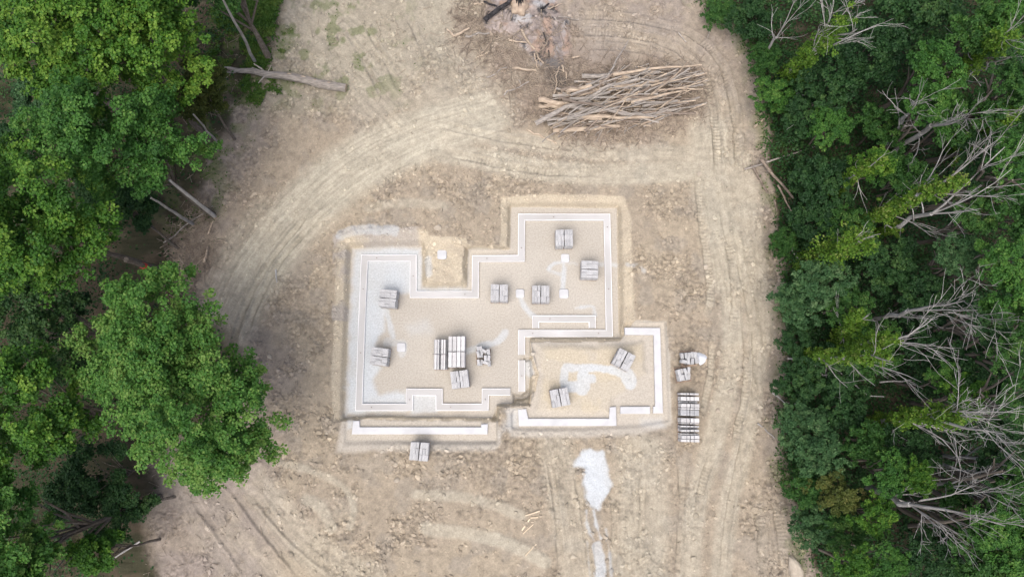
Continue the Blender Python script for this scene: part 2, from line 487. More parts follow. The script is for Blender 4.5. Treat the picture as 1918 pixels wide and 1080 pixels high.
Hn = H.copy()
pit_in = np.zeros_like(X)
Hn, t_gar = cut(Hn, gar_top, gar_bot, Z_GAR, 61, .10)
gs = sstep(0.25, -0.35, sdf_w(Parr(gsand_poly, Z_GSAND), 3.0) + wob(64, .18))
Hn = Hn + gs * (Z_GSAND - Z_GAR) * np.maximum(t_gar, .6)
Hn, t_front = cut(Hn, front_top, front_bot, Z_FRONT, 66, .10)
Hn, t_pit = cut(Hn, pit_top, pit_bot, Z_PIT, 71, .09)
# island of undug sand inside the notch
di_t = sdf_w(Parr(isl_top, -0.1), 3.0) + wob(73, .15)
di_b = -sdf_w(Parr(isl_bot, Z_PIT), 3.0) + wob(74, .05)
ti = np.clip(di_b, 0, None) / (np.clip(di_b, 0, None) + np.clip(di_t, 0, None) + 1e-4)
Hn = np.maximum(Hn, Z_PIT + ti * (0.82))
# undercut holes beside the step footing
for poly, dz in (([(962, 737), (976, 742), (992, 728), (992, 757), (962, 757)], -.45), ([(934, 757), (937, 786), (922, 786), (930, 768)], -.35), ([(982, 671), (995, 669), (995, 675), (985, 675)], -.3)):
    hm = sstep(.12, -.12, sdf_w(Parr(poly, Z_PIT), 1.0) + wob(79, .06, .4))
    Hn = Hn + dz * hm
dug = np.clip(np.maximum(np.maximum(t_pit, t_front), t_gar), 0, 1)
floor = sstep(.93, 1.0, t_pit) * (1 - sstep(.02, .2, ti))
bank = sstep(.02, .15, t_pit) * (1 - floor)

# ---- roughness of disturbed soil
blot = fbm(X, Y, 3.2, 3, 11)
clodm = sstep(.44, .62, fbm(X, Y, 2.0, 4, 14, .6) * .7 + blot * .3)
rough = (0.14 + 0.86 * clodm ** 1.3) * (1 - 0.8 * np.clip(compact, 0, 1)) * (1 - .92 * np.clip(dug, 0, 1)) * (1 - .5 * forest)
spill = sstep(.2, -.2, sdf_w(Parr([(1076, 858), (1090, 846), (1130, 840), (1140, 860), (1144, 910), (1132, 940), (1118, 952), (1100, 945), (1092, 915), (1098, 875), (1078, 872)]), 1.0))
bil = 1 - np.abs(fbm(X, Y, .55, 3, 91, .6) * 2 - 1)
bil2 = np.abs(vnoise(X, Y, .26, 95) * 2 - 1)
micro = (bil - .75) * .24 + (bil2 - .5) * .08 + (vnoise(X, Y, .15, 97) - .5) * .09
rough = rough * (1 - .75 * np.clip(spill, 0, 1))
Hn = Hn + rough * micro + (fbm(X, Y, 1.6, 3, 5) - .5) * .22 * (1 - dug)
Hn = Hn + (rut + tread) * (1 - dug) + streak * .05 * (1 - dug)
Hn = Hn + dug * (fbm(X, Y, 1.2, 4, 7) - .5) * .03 + bank * (fbm(X, Y, .7, 4, 9) - .5) * .16 + (ti > .05) * (fbm(X, Y, .5, 3, 99) - .5) * .12
# ash mound of the burn pile
ash_poly = Parr([(928, -40), (902, 40), (915, 62), (955, 72), (985, 95), (1005, 122), (1030, 130), (1060, 122), (1070, 85), (1064, 42), (1045, 12), (1040, -40)])
d_ash = sdf_w(ash_poly, 3.0) + wob(81, .25, .8)
ash = sstep(.15, -.3, d_ash)
Hn = Hn + np.clip(-d_ash, 0, 1.5) * .28 + ash * (fbm(X, Y, .6, 4, 83) - .5) * .3
brush = sstep(1.6, -.8, sdf_w(Parr([(900, 0), (856, 30), (858, 76), (910, 120), (960, 190), (1000, 215), (1060, 262), (1180, 262), (1310, 215), (1312, 130), (1200, 115), (1090, 130), (1070, 60)]), 3.0) + wob(85, .7, 1.1))
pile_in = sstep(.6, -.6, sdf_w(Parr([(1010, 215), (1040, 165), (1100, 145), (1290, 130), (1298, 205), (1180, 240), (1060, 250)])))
Hn = Hn + pile_in * .25
Hn = Hn + forest * (fbm(X, Y, 1.1, 3, 17) - .5) * .3

# ---- albedo of every kind of earth, with track and heap shade painted in
def C(r, g, b): return np.array([r, g, b])
def mixc(A, col, m): return A * (1 - m[..., None]) + col * m[..., None]
n_big = fbm(X, Y, 5.0, 4, 101)
n_mid = fbm(X, Y, 1.3, 4, 103)
n_fine = fbm(X, Y, .35, 3, 105)
RGB = np.zeros(X.shape + (3,)) + C(.300, .250, .196)
RGB = mixc(RGB, C(.316, .264, .204), sstep(.45, .65, n_big))
RGB = mixc(RGB, C(.272, .235, .195), sstep(.5, .68, n_mid) * .7)
topsoil_edge = np.maximum(sstep(5.0, .5, dL), sstep(1.6, .1, dR) * .5)
pxY = Y
top_band = sstep(19.5, 23.5, Y + (n_big - .5) * 6)
low_left = sstep(-13.5, -17.5, X + (n_big - .5) * 4) * sstep(1.0, -4, Y)
topsoil = np.clip(np.maximum(np.maximum(topsoil_edge * .9, top_band * .75), low_left), 0, 1)
topsoil = topsoil * (0.55 + .45 * sstep(.3, .6, n_mid))
RGB = mixc(RGB, C(.246, .207, .184), topsoil)
RGB = mixc(RGB, C(.33, .30, .235), top_band * sstep(4, -6, X) * .55)
pale = np.clip(compact, 0, 1) * (.75 + .35 * n_mid)
RGB = mixc(RGB, C(.392, .355, .290) , np.clip(pale, 0, 1) * (1 - .45 * topsoil))
RGB = RGB * (1 + np.clip(tread * 5.5, -.25, .25) - rut_shade * .13 * (1 - dug))[..., None]  # tread relief shading and shaded rut edges painted into the colour
RGB = RGB * (1 + np.clip(streak, -1, 1)[..., None] * .30)
RGB = RGB * (.80 + .40 * n_fine)[..., None]
crumb = vnoise(X, Y, .17, 141) * .6 + vnoise(X, Y, .10, 143) * .4
RGB = RGB * (1 + (crumb - .5) * (.13 + .60 * rough))[..., None]
crack = sstep(.10, .0, np.abs(fbm(X, Y, .8, 3, 145, .6) - .5)) * clodm * (1 - compact) * (1 - dug)
RGB = mixc(RGB, C(.19, .155, .125), crack * .35)
RGB = mixc(RGB, C(.235, .185, .150), brush * (.25 + .5 * sstep(.4, .6, n_mid)))
RGB = mixc(RGB, C(.135, .105, .085), pile_in * .65 * sstep(.3, .55, n_mid + .1))  # shade beneath the heaped logs painted onto the ground
# sand of the dug banks, grey trowelled floor
RGB = mixc(RGB, C(.455, .390, .305), np.clip(sstep(.02, .2, np.maximum(t_pit, ti)), 0, 1))
RGB = mixc(RGB, C(.40, .34, .27), bank * sstep(.45, .65, n_mid) * .6)
RGB = mixc(RGB, C(.425, .382, .335), sstep(.05, .5, np.maximum(t_gar, t_front)) * (1 - sstep(.02, .1, t_pit)))
RGB = mixc(RGB, C(.455, .395, .312), gs * (1 - sstep(.02, .1, t_pit)) * (.5 + .5 * sstep(.4, .6, n_mid)))
RGB = mixc(RGB, C(.405, .367, .326), floor)
RGB = mixc(RGB, C(.436, .398, .357), floor * sstep(.45, .7, n_big))
upper_shelf = inside(X, Y, Parr([(626, 436), (800, 424), (800, 460), (664, 466), (655, 600), (624, 600)], -.3))
RGB = mixc(RGB, C(.36, .325, .30), upper_shelf * (1 - floor) * sstep(.35, .6, n_mid) * .75)

# pale stone dust, spilled concrete and lime
lime = np.zeros_like(X)
def patch(poly, z, soft=.35, s=1.0, amp=.25, seed=111):
    m = sstep(soft, -soft, sdf_w(Parr(poly, z), 1.0) + wob(seed, amp, .7))
    np.maximum(lime, m * s, out=lime)
def trail(pts, w, z, s=1.0, soft=.2):
    ln = smooth_line(Parr(pts, z), 4)
    k = window(ln, w / 2 + .5)
    D, S, SD = seg_dist(X[k], Y[k], ln, False)
    m = sstep(w / 2 + soft / 2, w / 2 - soft / 2, D + wob(113, .12, .5)[k])
    lime[k] = np.maximum(lime[k], m * s)
ZP = Z_PIT
patch([(662, 467), (788, 465), (788, 540), (872, 541), (890, 548), (770, 548), (745, 552), (745, 556), (720, 590), (718, 620), (705, 640), (712, 690), (700, 715), (708, 738), (762, 735), (762, 768), (650, 776), (652, 700), (657, 590), (662, 500)], ZP, .25, .95, .22)
patch([(660, 540), (672, 540), (668, 770), (648, 778)], ZP, .2, .7, .2)
patch([(768, 737), (820, 738), (818, 772), (770, 774)], ZP, .2, .75, .2)
patch([(760, 610), (800, 598), (808, 622), (770, 628)], ZP, .5, .35)
trail([(722, 575), (728, 600), (737, 632)], .35, ZP, .8)
trail([(725, 640), (752, 645), (752, 660)], .6, ZP, .5)
trail([(860, 660), (893, 652), (930, 640), (946, 624)], .5, ZP, .65)
trail([(974, 552), (980, 570), (992, 585), (1000, 592)], .4, ZP, .75)
trail([(1056, 490), (1056, 520), (1054, 548)], .3, ZP, .75)
trail([(1056, 490), (1035, 495), (1027, 505)], .25, ZP, .7)
trail([(1030, 508), (1045, 512), (1055, 515)], .2, ZP, .5)
trail([(1080, 495), (1072, 492), (1060, 492)], .2, ZP, .5)
trail([(1078, 577), (1090, 575), (1110, 574), (1114, 590)], .22, ZP, .7)
trail([(1122, 494), (1130, 494)], .25, ZP, .5)
trail([(1148, 496), (1153, 497)], .35, ZP, .6)
trail([(1176, 496), (1186, 497)], .3, -.3, .5)
trail([(1201, 503), (1205, 506)], .3, 0, .4)
trail([(640, 440), (670, 432), (720, 430), (740, 432)], .7, -.2, .5)
trail([(802, 485), (803, 515)], .5, -.2, .6)
trail([(988, 680), (992, 700)], .5, ZP, .6)
# drain trenches filled with stone inside the garage
for pts, w in (([(1058, 728), (1058, 690), (1075, 688), (1130, 690), (1168, 698)], .55), ([(1062, 722), (1095, 724)], .75), ([(1092, 690), (1090, 730)], .75), ([(1090, 708), (1108, 710)], .6), ([(1175, 700), (1182, 718)], .95)):
    trail(pts, w, Z_GSAND, .85, .15)
# spill on the driveway
patch([(1076, 858), (1090, 846), (1130, 840), (1140, 860), (1144, 910), (1132, 940), (1118, 952), (1100, 945), (1092, 915), (1098, 875), (1078, 872)], 0, .16, 1.0, .3)
trail([(1098, 955), (1100, 985), (1112, 1010)], .16, 0, .6)
trail([(1112, 955), (1118, 985), (1125, 1006)], .16, 0, .7)
trail([(1118, 1022), (1122, 1050), (1124, 1085)], .7, 0, .75)
trail([(1134, 990), (1142, 1040), (1145, 1085)], .12, 0, .5)
trail([(1100, 1015), (1105, 1085)], .12, 0, .4)
patch([(950, 770), (970, 768), (972, 796), (938, 812), (935, 800)], Z_GAR, .3, .45)
patch([(1200, 785), (1240, 780), (1245, 800), (1195, 800)], Z_GAR, .3, .35)
patch([(650, 784), (662, 786), (660, 802), (650, 804)], Z_FRONT, .15, .8, .1)
stone = np.clip(lime * (.78 + .5 * (n_mid - .3)), 0, 1)
RGB = mixc(RGB, C(.48, .50, .53), stone)
Hn = Hn + lime * .015
# ash, char and rust of the fire
RGB = mixc(RGB, C(.285, .24, .225), ash)
RGB = RGB * (1 + ash * (fbm(X, Y, .4, 3, 129) - .5) * .9)[..., None]
RGB = mixc(RGB, C(.40, .39, .40), ash * sstep(.5, .7, fbm(X, Y, 1.3, 4, 121)) * .8)
RGB = mixc(RGB, C(.34, .235, .18), ash * sstep(.5, .66, fbm(X, Y, .8, 4, 123)) * .7)
RGB = mixc(RGB, C(.045, .045, .05), ash * sstep(.54, .68, fbm(X, Y, .7, 5, 125, .7)) * .9)
charp = sstep(.5, -.2, sdf_w(Parr([(1012, 110), (1052, 118), (1062, 150), (1055, 175), (1040, 168)])) + wob(127, .35, .5))
RGB = mixc(RGB, C(.085, .075, .072), charp * .8)
# sprouting grass and forest floor
green = sstep(.48, .62, fbm(X, Y, 1.1, 4, 131)) * np.maximum(sstep(2.5, -.3, dL) * sstep(9, 13, Y), sstep(.8, -.3, dR) * .6)
sprout = sstep(.56, .66, fbm(X, Y, 1.0, 4, 133)) * sstep(20, 23, Y) * sstep(-5, -12, X)
RGB = mixc(RGB, C(.10, .13, .045), np.clip(green * .8 + sprout * .55, 0, 1))
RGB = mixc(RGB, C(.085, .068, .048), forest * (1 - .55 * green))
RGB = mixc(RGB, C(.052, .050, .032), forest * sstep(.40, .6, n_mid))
RGB = np.clip(RGB * C(.972, 1.0, .985), .01, .9)

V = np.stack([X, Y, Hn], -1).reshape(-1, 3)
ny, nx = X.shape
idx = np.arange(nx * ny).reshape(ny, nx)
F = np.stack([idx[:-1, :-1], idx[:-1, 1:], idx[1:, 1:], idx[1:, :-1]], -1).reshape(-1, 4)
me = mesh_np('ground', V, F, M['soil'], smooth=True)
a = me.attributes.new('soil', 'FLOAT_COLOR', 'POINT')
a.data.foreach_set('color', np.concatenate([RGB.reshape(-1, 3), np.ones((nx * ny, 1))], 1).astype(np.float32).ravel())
a = me.attributes.new('rough', 'FLOAT', 'POINT')
a.data.foreach_set('value', np.clip((.12 + .75 * rough + .3 * bank) * (1 - .7 * floor), 0, 1).astype(np.float32).ravel())
ground = link('ground', me)
tag(ground, kind='structure')

def sample(A, x, y):
    x = np.atleast_1d(np.asarray(x, float)); y = np.atleast_1d(np.asarray(y, float))
    i = np.clip(np.searchsorted(gx, x) - 1, 0, nx - 2); j = np.clip(np.searchsorted(gy, y) - 1, 0, ny - 2)
    fx = np.clip((x - gx[i]) / (gx[i + 1] - gx[i]), 0, 1); fy = np.clip((y - gy[j]) / (gy[j + 1] - gy[j]), 0, 1)
    return (A[j, i] * (1 - fx) + A[j, i + 1] * fx) * (1 - fy) + (A[j + 1, i] * (1 - fx) + A[j + 1, i + 1] * fx) * fy

def gz(x, y): return float(sample(Hn, x, y)[0])

def PG(px, py):
    z = 0.0
    for _ in range(4):
        x, y = P(px, py, z)
        z = gz(x, y)
    return x, y, z

# ------------------------------------------------------------------ concrete footings
def prism(name, pts, z0, z1, mats, bev=0.02, parent=None):
    """outline (n,2) counter-clockwise or not, extruded with a small chamfer at the top"""
    pts = np.asarray(pts, float)
    area = 0.5 * np.sum(pts[:, 0] * np.roll(pts[:, 1], -1) - np.roll(pts[:, 0], -1) * pts[:, 1])
    if area < 0: pts = pts[::-1]
    n = len(pts)
    e = np.roll(pts, -1, 0) - pts
    e = e / (np.linalg.norm(e, axis=1, keepdims=True) + 1e-9)
    nin = np.stack([-e[:, 1], e[:, 0]], 1)
    a = np.roll(nin, 1, 0); b = nin
    off = (a + b) / (1 + np.sum(a * b, 1, keepdims=True) + 1e-6)
    ins = pts + off * bev
    V = np.concatenate([np.c_[pts, np.full(n, z0)], np.c_[pts, np.full(n, z1 - bev)], np.c_[ins, np.full(n, z1)]])
    i = np.arange(n); j = (i + 1) % n
    quads = np.concatenate([np.stack([i, j, j + n, i + n], 1), np.stack([i + n, j + n, j + 2 * n, i + 2 * n], 1)])
    me = mesh_np(name, V, [quads, (np.arange(n) + 2 * n)[None, :]], mats)
    return link(name, me, parent)

def offset_line(pts, d):
    """shift an open polyline sideways (left positive)"""
    pts = np.asarray(pts, float)
    e = pts[1:] - pts[:-1]
    e = e / np.linalg.norm(e, axis=1, keepdims=True)
    nl = np.stack([-e[:, 1], e[:, 0]], 1)
    nn = np.concatenate([nl[:1], nl, nl[-1:]])
    a, b = nn[:-1], nn[1:]
    return pts + (a + b) / (1 + np.sum(a * b, 1, keepdims=True)) * d

def ribbon(name, line, w0, w1, z0, z1, mat, parent=None, jit=0.0):
    """strip between two sideways offsets of an open line, extruded"""
    L = offset_line(line, w0); R = offset_line(line, w1)
    n = len(L)
    if jit:
        L = L + rng.normal(0, jit, L.shape); R = R + rng.normal(0, jit, R.shape)
    b = 0.012
    Lb = offset_line(line, w0 + (b if w1 > w0 else -b)); Rb = offset_line(line, w1 - (b if w1 > w0 else -b))
    V = np.concatenate([np.c_[L, np.full(n, z0)], np.c_[R, np.full(n, z0)], np.c_[L, np.full(n, z1 - b)], np.c_[R, np.full(n, z1 - b)], np.c_[Lb, np.full(n, z1)], np.c_[Rb, np.full(n, z1)]])
    i = np.arange(n - 1)
    q = [np.stack([i + 4 * n, i + 5 * n, i + 1 + 5 * n, i + 1 + 4 * n], 1),
         np.stack([i, i + 2 * n, i + 1 + 2 * n, i + 1], 1), np.stack([i + 2 * n, i + 4 * n, i + 1 + 4 * n, i + 1 + 2 * n], 1),
         np.stack([i + n, i + 1 + n, i + 1 + 3 * n, i + 3 * n], 1), np.stack([i + 3 * n, i + 1 + 3 * n, i + 1 + 5 * n, i + 5 * n], 1),
         np.array([[0, n, 3 * n, 2 * n], [2 * n, 3 * n, 5 * n, 4 * n], [n - 1, 3 * n - 1, 4 * n - 1, 2 * n - 1], [3 * n - 1, 5 * n - 1, 6 * n - 1, 4 * n - 1]])]
    return link(name, mesh_np(name, V, np.concatenate(q), mat), parent)

def footing(label, px_line, width, zf, mat, forms=True, sign=1):
    """a poured strip with a white form board along each side and rebar stubs"""
    zt = zf + 0.22
    line = Parr(px_line, zt)
    # densify so that the strip is not perfectly straight
    dens = [line[0]]
    for p, q in zip(line[:-1], line[1:]):
        k = max(1, int(np.linalg.norm(q - p) / 1.5))
        for t in range(1, k + 1):
            dens.append(p + (q - p) * t / k)
    dens = np.array(dens)
    root = empty('footing', (0, 0, 0))
    c = dens.mean(0)
    root.location = (c[0], c[1], zf)
    lc = dens - c
    h = width / 2
    ribbon('concrete_strip', lc, -h, h, -.10, .20, mat, root)
    if forms:
        ribbon('form_board', lc, h + .002, h + .048, -.1, .225, M['form_white'], root, .004)
        ribbon('form_board', lc, -h - .048, -h - .002, -.1, .225, M['form_white'], root, .004)
    tag(root, label, 'footing', 'poured concrete footings of the house')
    # rebar stubs standing in the strip
    acc = 1.0
    for p, q in zip(lc[:-1], lc[1:]):
        acc += np.linalg.norm(q - p)
        if acc > 3.2:
            acc = 0
            m = (p + q) / 2
            link('rebar_stub', REBAR, root, (m[0], m[1], .19))
    return root

def tube_mesh(name, pts, radii, sides, mats, cap_mat=None, rough=0.0):
    pts = np.asarray(pts, float); n = len(pts)
    T = np.gradient(pts, axis=0)
    T = T / (np.linalg.norm(T, axis=1, keepdims=True) + 1e-9)
    up = np.where(np.abs(T[:, 2:3]) > .9, np.array([[1., 0, 0]]), np.array([[0, 0, 1.]]))
    A = np.cross(T, up); A /= np.linalg.norm(A, axis=1, keepdims=True)
    B = np.cross(T, A)
    th = np.arange(sides) / sides * 2 * np.pi
    R = np.asarray(radii, float)[:, None] * (1 + (rng.normal(0, rough, (n, sides)) if rough else 0))
    V = pts[:, None, :] + R[..., None] * (np.cos(th)[None, :, None] * A[:, None, :] + np.sin(th)[None, :, None] * B[:, None, :])
    V = V.reshape(-1, 3)
    i = np.arange(n - 1)[:, None]; k = np.arange(sides)[None, :]; k2 = (k + 1) % sides
    q = np.stack([i * sides + k, i * sides + k2, (i + 1) * sides + k2, (i + 1) * sides + k], -1).reshape(-1, 4)
    caps = np.stack([np.arange(sides)[::-1], (n - 1) * sides + np.arange(sides)])
    fm = np.concatenate([np.zeros(len(q)), np.full(2, 1 if cap_mat else 0)])
    ml = [mats] + ([cap_mat] if cap_mat else [])
    if sides == 4:
        return V, q, caps, fm, ml
    return V, q, caps, fm, ml

def tube(name, pts, radii, sides, mat, cap=None, rough=0.0):
    V, q, c, fm, ml = tube_mesh(name, pts, radii, sides, mat, cap, rough)
    return mesh_np(name, V, [q, c], ml, smooth=False, fmat=fm)

REBAR = tube('rebar_stub', [(0, 0, 0), (0.01, 0, .12)], [.035, .03], 5, M['steel'])

W = 0.40
main = [(963, 733.5), (909, 733.5), (908.5, 762), (822.5, 762), (822.5, 734.2), (767, 733.8), (767, 762), (672, 762.3), (677.5, 600), (682.8, 483), (774, 483), (774, 551), (890, 551), (890.5, 484), (976.5, 483.5), (977, 406.3), (1137, 406.3), (1141, 600), (1141.5, 624), (977, 624), (977, 664)]
# split where the photograph's strip changes: the pour reads as one ring
footing('long white-edged concrete footing ring that outlines the whole house pit', [(956, 733.5)] + main[1:], W, Z_PIT, M['concrete'])
footing('U-shaped white-edged inner footing against the right end of the house ring', [(1003.5, 614), (1003.5, 596.5), (1109.3, 596.5), (1109.3, 614)], W, Z_PIT, M['concrete'])
footing('short low footing step between the pit ring and the undercut hole', [(977.2, 674), (977.5, 733)], W * .95, Z_PIT - .04, M['concrete'], forms=True)
def solid_footing(label, px, zf, mat=None):
    zt = zf + .22
    pts = Parr(px, zt); c = pts.mean(0)
    root = empty('footing', (c[0], c[1], zf))
    prism('concrete_strip', pts - c, -.12, .22, mat or M['concrete_white'], .025, root)
    # raised pale rim left by the forms
    tag(root, label, 'footing', 'poured concrete footings of the house')
    return root, pts - c
solid_footing('long straight white footing in the front trench below the house pit', [(661, 787.5), (673, 787.5), (673.5, 799.3), (901, 799.5), (901, 794), (914, 793.3), (913, 812.7), (658.5, 812.7)], Z_FRONT)
solid_footing('white U-ended footing along the front edge of the garage', [(970, 766), (985.5, 765), (989.5, 783.3), (1141, 783.3), (1142, 762), (1154, 761), (1155, 797), (972, 797.3)], Z_GAR)
solid_footing('short isolated white footing block between the two garage footings', [(1162, 761), (1217.8, 760.8), (1217.8, 774.5), (1162, 774.5)], Z_GAR)
solid_footing('white hook-shaped footing down the right side of the garage', [(1170, 613), (1236.6, 613.6), (1242.2, 773.3), (1223.6, 773.5), (1223.6, 761.5), (1227.4, 760), (1224.4, 626.8), (1170.7, 626.6)], Z_GAR)

for px, py, s, lab in ((828, 477, 17.5, 'square white concrete pad on the sand island in the notch'),
                       (1058.5, 483.5, 16.5, 'square white concrete pad below the topmost block pallet'),
                       (1056, 550, 18, 'square white concrete pad right of the two side by side pallets'),
                       (974, 549.5, 16.5, 'square white concrete pad between two block pallets'),
                       (752, 650, 17, 'square white concrete pad beside the left pit wall pallets')):
    x, y, z = PG(px, py)
    r = s / 2 * 50.7 / FPX
    sq = np.array([(-r, -r), (r * .98, -r * 1.02), (r, r * .97), (-r * 1.02, r)]) 
    q = []
    for i in range(4):                                   # slightly rounded corners
        p0 = sq[i]; pa = sq[i - 1]; pb = sq[(i + 1) % 4]
        q += [p0 + (pa - p0) * .14, p0 + (pb - p0) * .14]
    root = empty('footing_pad', (x, y, z - .02))
    prism('concrete_pad', np.array(q), -.1, .13, M['concrete_white'], .03, root)
    tag(root, lab, 'concrete pad', 'square column pads')

# ------------------------------------------------------------------ pallets of concrete blocks
def box_mesh(name, sx, sy, sz, bev, mat):
    x, y, z = sx / 2, sy / 2, sz
    b = bev
    V = []
    for zz, i in ((0, b), (b, 0), (z - b, 0), (z, b)):
        V += [(-x + i, -y + i, zz), (x - i, -y + i, zz), (x - i, y - i, zz), (-x + i, y - i, zz)]
    F = [(3, 2, 1, 0), (12, 13, 14, 15)]
    for k in range(3):
        for i in range(4):
            j = (i + 1) % 4
            F.append((k * 4 + i, k * 4 + j, k * 4 + 4 + j, k * 4 + 4 + i))
    return mesh_np(name, np.array(V), np.array(F), mat)

BLOCK = box_mesh('block', .188, .396, .19, .006, M['block'])

def pallet_mesh(w, d):
    Vs, Fs, o = [], [], 0
    def add(cx, cy, z0, sx, sy, sz):
        nonlocal o
        for zz in (z0, z0 + sz):
            for a, b in ((-1, -1), (1, -1), (1, 1), (-1, 1)):
                Vs.append((cx + a * sx / 2, cy + b * sy / 2, zz))
        for f in ((3, 2, 1, 0), (4, 5, 6, 7), (0, 1, 5, 4), (1, 2, 6, 5), (2, 3, 7, 6), (3, 0, 4, 7)):
            Fs.append([o + t for t in f])
        o += 8
    for x in (-w / 2 + .05, 0, w / 2 - .05):
        add(x, 0, .0, .09, d, .10)
    for k in range(7):
        add(0, -d / 2 + .05 + k * (d - .1) / 6, .101, w, .1, .025)
    return mesh_np('pallet', np.array(Vs), np.array(Fs), M['pallet_wood'])
PALLET = pallet_mesh(1.26, 1.22)
PLANK_PALLETS = {}

def base_z(x, y, r=.5):
    return float(np.max(sample(Hn, [x, x - r, x + r, x, x], [y, y, y, y - r, y + r]))) - .02

def block_pallet(label, px, py, deg, layers=6, gap=.05, rnd=.008, drop=0.0, top_missing=0):
    """px, py: centre of the top of the stack in the photograph"""
    x, y, z = PG(px, py)
    h = .127 + layers * .192
    for _ in range(3):
        x, y = P(px, py, z + h)
        z = base_z(x, y)
    root = empty('block_pallet', (x, y, z), math.radians(deg))
    link('pallet', PALLET, root)
    for L in range(layers):
        for half in (-1, 1):
            for sx in range(3):
                for sy in range(3):
                    if L < layers - 1 and sy == 1 and not (half < 0 and sx == 0) and not (half > 0 and sx == 2):
                        continue                      # nothing of the core shows
                    if L == layers - 1 and top_missing and rng.random() < top_missing:
                        continue
                    bx = half * (gap / 2 + .197 * (sx if half > 0 else 2 - sx) + .1)
                    by = (sy - 1) * .40
                    link('block', BLOCK, root, (bx + rng.normal(0, rnd), by + rng.normal(0, rnd), .127 + L * .1915 + abs(rng.normal(0, .002))), (0, 0, rng.normal(0, rnd * 1.5)))
    tag(root, label, 'block pallet', 'pallets of concrete blocks around the foundation')
    return root

for lab, px, py, dg, ly, gp in (
    ('pallet of grey concrete blocks nearest the upper right pit corner', 1057, 445, 1, 6, .05),
    ('pallet of grey concrete blocks beside the right pit wall, split by a dark horizontal gap', 1105, 504, 88, 6, .05),
    ('pallet of grey concrete blocks left of the small pad between two pallets', 935, 548, -1, 6, .04),
    ('pallet of grey concrete blocks right of the small pad between two pallets', 1013, 550, 0, 6, .04),
    ('upper of the two block pallets along the left pit wall, standing in pale stone dust', 726, 558, 86, 6, .04),
    ('lower of the two block pallets along the left pit wall', 710, 667, 83, 6, .04),
    ('pallet of grey concrete blocks touching the lower end of the tall slab stack', 861, 710, 7, 6, .04),
    ('tilted pallet of concrete blocks at the upper right of the garage sand', 1169, 673, -28, 5, .06),
    ('pallet of concrete blocks at the lower left of the garage sand', 1049, 744, 10, 5, .05),
    ('lone pallet of concrete blocks on rough soil below the front trench', 785, 845, -4, 4, .07)):
    block_pallet(lab, px, py, dg, ly, gp)

def broken_heap(label, px, py, deg, spots):
    x, y, z = PG(px, py)
    z = base_z(x, y, .4)
    root = empty('block_heap', (x, y, z), math.radians(deg))
    link('pallet', PALLET, root, scale=(.85, .9, 1))
    for (bx, by, n, r) in spots:
        for k in range(n):
            link('block', BLOCK, root, (bx + rng.normal(0, .02), by + rng.normal(0, .02), .127 + k * .192), (0, 0, math.radians(r) + rng.normal(0, .06)), (1.0, 1.0, 1))
    tag(root, label, 'block heap', 'part-used heaps of concrete blocks')
    return root
H0 = [(-.36, .5, 4, 0), (-.15, .5, 4, 3), (-.34, .12, 5, 8), (-.12, .14, 4, -5), (.12, .36, 4, 60), (.36, .30, 5, 4), (.16, -.16, 5, 2), (.37, -.16, 5, -3), (.18, -.46, 4, 80), (.40, -.5, 3, 0), (-.34, -.42, 4, 4), (-.14, -.44, 3, -12)]
broken_heap('loose jumbled heap of concrete blocks with gaps, right of the tall slab stack', 906, 668, 2, H0)
H1 = [(-.55, .2, 3, 10), (-.34, .2, 4, 4), (-.12, .2, 4, -4), (-.5, -.2, 4, 70), (-.2, -.22, 4, 0), (.10, .2, 4, 0), (.32, .2, 4, 5), (.1, -.22, 4, -4), (.32, -.2, 4, 3), (.54, -.2, 2, 10)]
broken_heap('wide heap of concrete blocks beside the white powder mound at the track', 1289, 671, 4, H1)
H2 = [(-.40, .18, 4, 8), (-.19, .2, 3, -8), (.05, .2, 4, 12), (.30, .22, 4, -10), (-.38, -.22, 4, 3), (-.17, -.2, 4, 0), (.07, -.2, 4, 8), (.28, -.2, 3, -8)]
broken_heap('small heap of concrete blocks above the strapped slab bundles', 1278, 701, 8, H2)

# white powder mound
x, y, z = PG(1312, 671)
bmV, bmF = [], []
rr = np.linspace(0, 1, 8); th = np.linspace(0, 2 * np.pi, 25)[:-1]
prof = np.cos(rr * np.pi / 2) ** 1.2 * .28
Vm = [(0, 0, .28)]
for k in range(1, 8):
    for t in th:
        r = rr[k] * (.46 + .05 * math.sin(3 * t + 1) + rng.normal(0, .008))
        Vm.append((r * math.cos(t), r * math.sin(t), prof[k] + (rng.normal(0, .008) if k < 7 else -.06)))
Fq = []
for k in range(6):
    for i in range(24):
        j = (i + 1) % 24
        Fq.append((1 + k * 24 + i, 1 + (k + 1) * 24 + i, 1 + (k + 1) * 24 + j, 1 + k * 24 + j))
Ft = [(0, 1 + i, 1 + (i + 1) % 24) for i in range(24)]
pm = link('powder_mound', mesh_np('powder_mound', np.array(Vm), [np.array(Ft), np.array(Fq)], M['powder'], smooth=True), None, (x, y, z - .01))
tag(pm, 'small round mound of white powder beside the block heap at the track', 'mound')

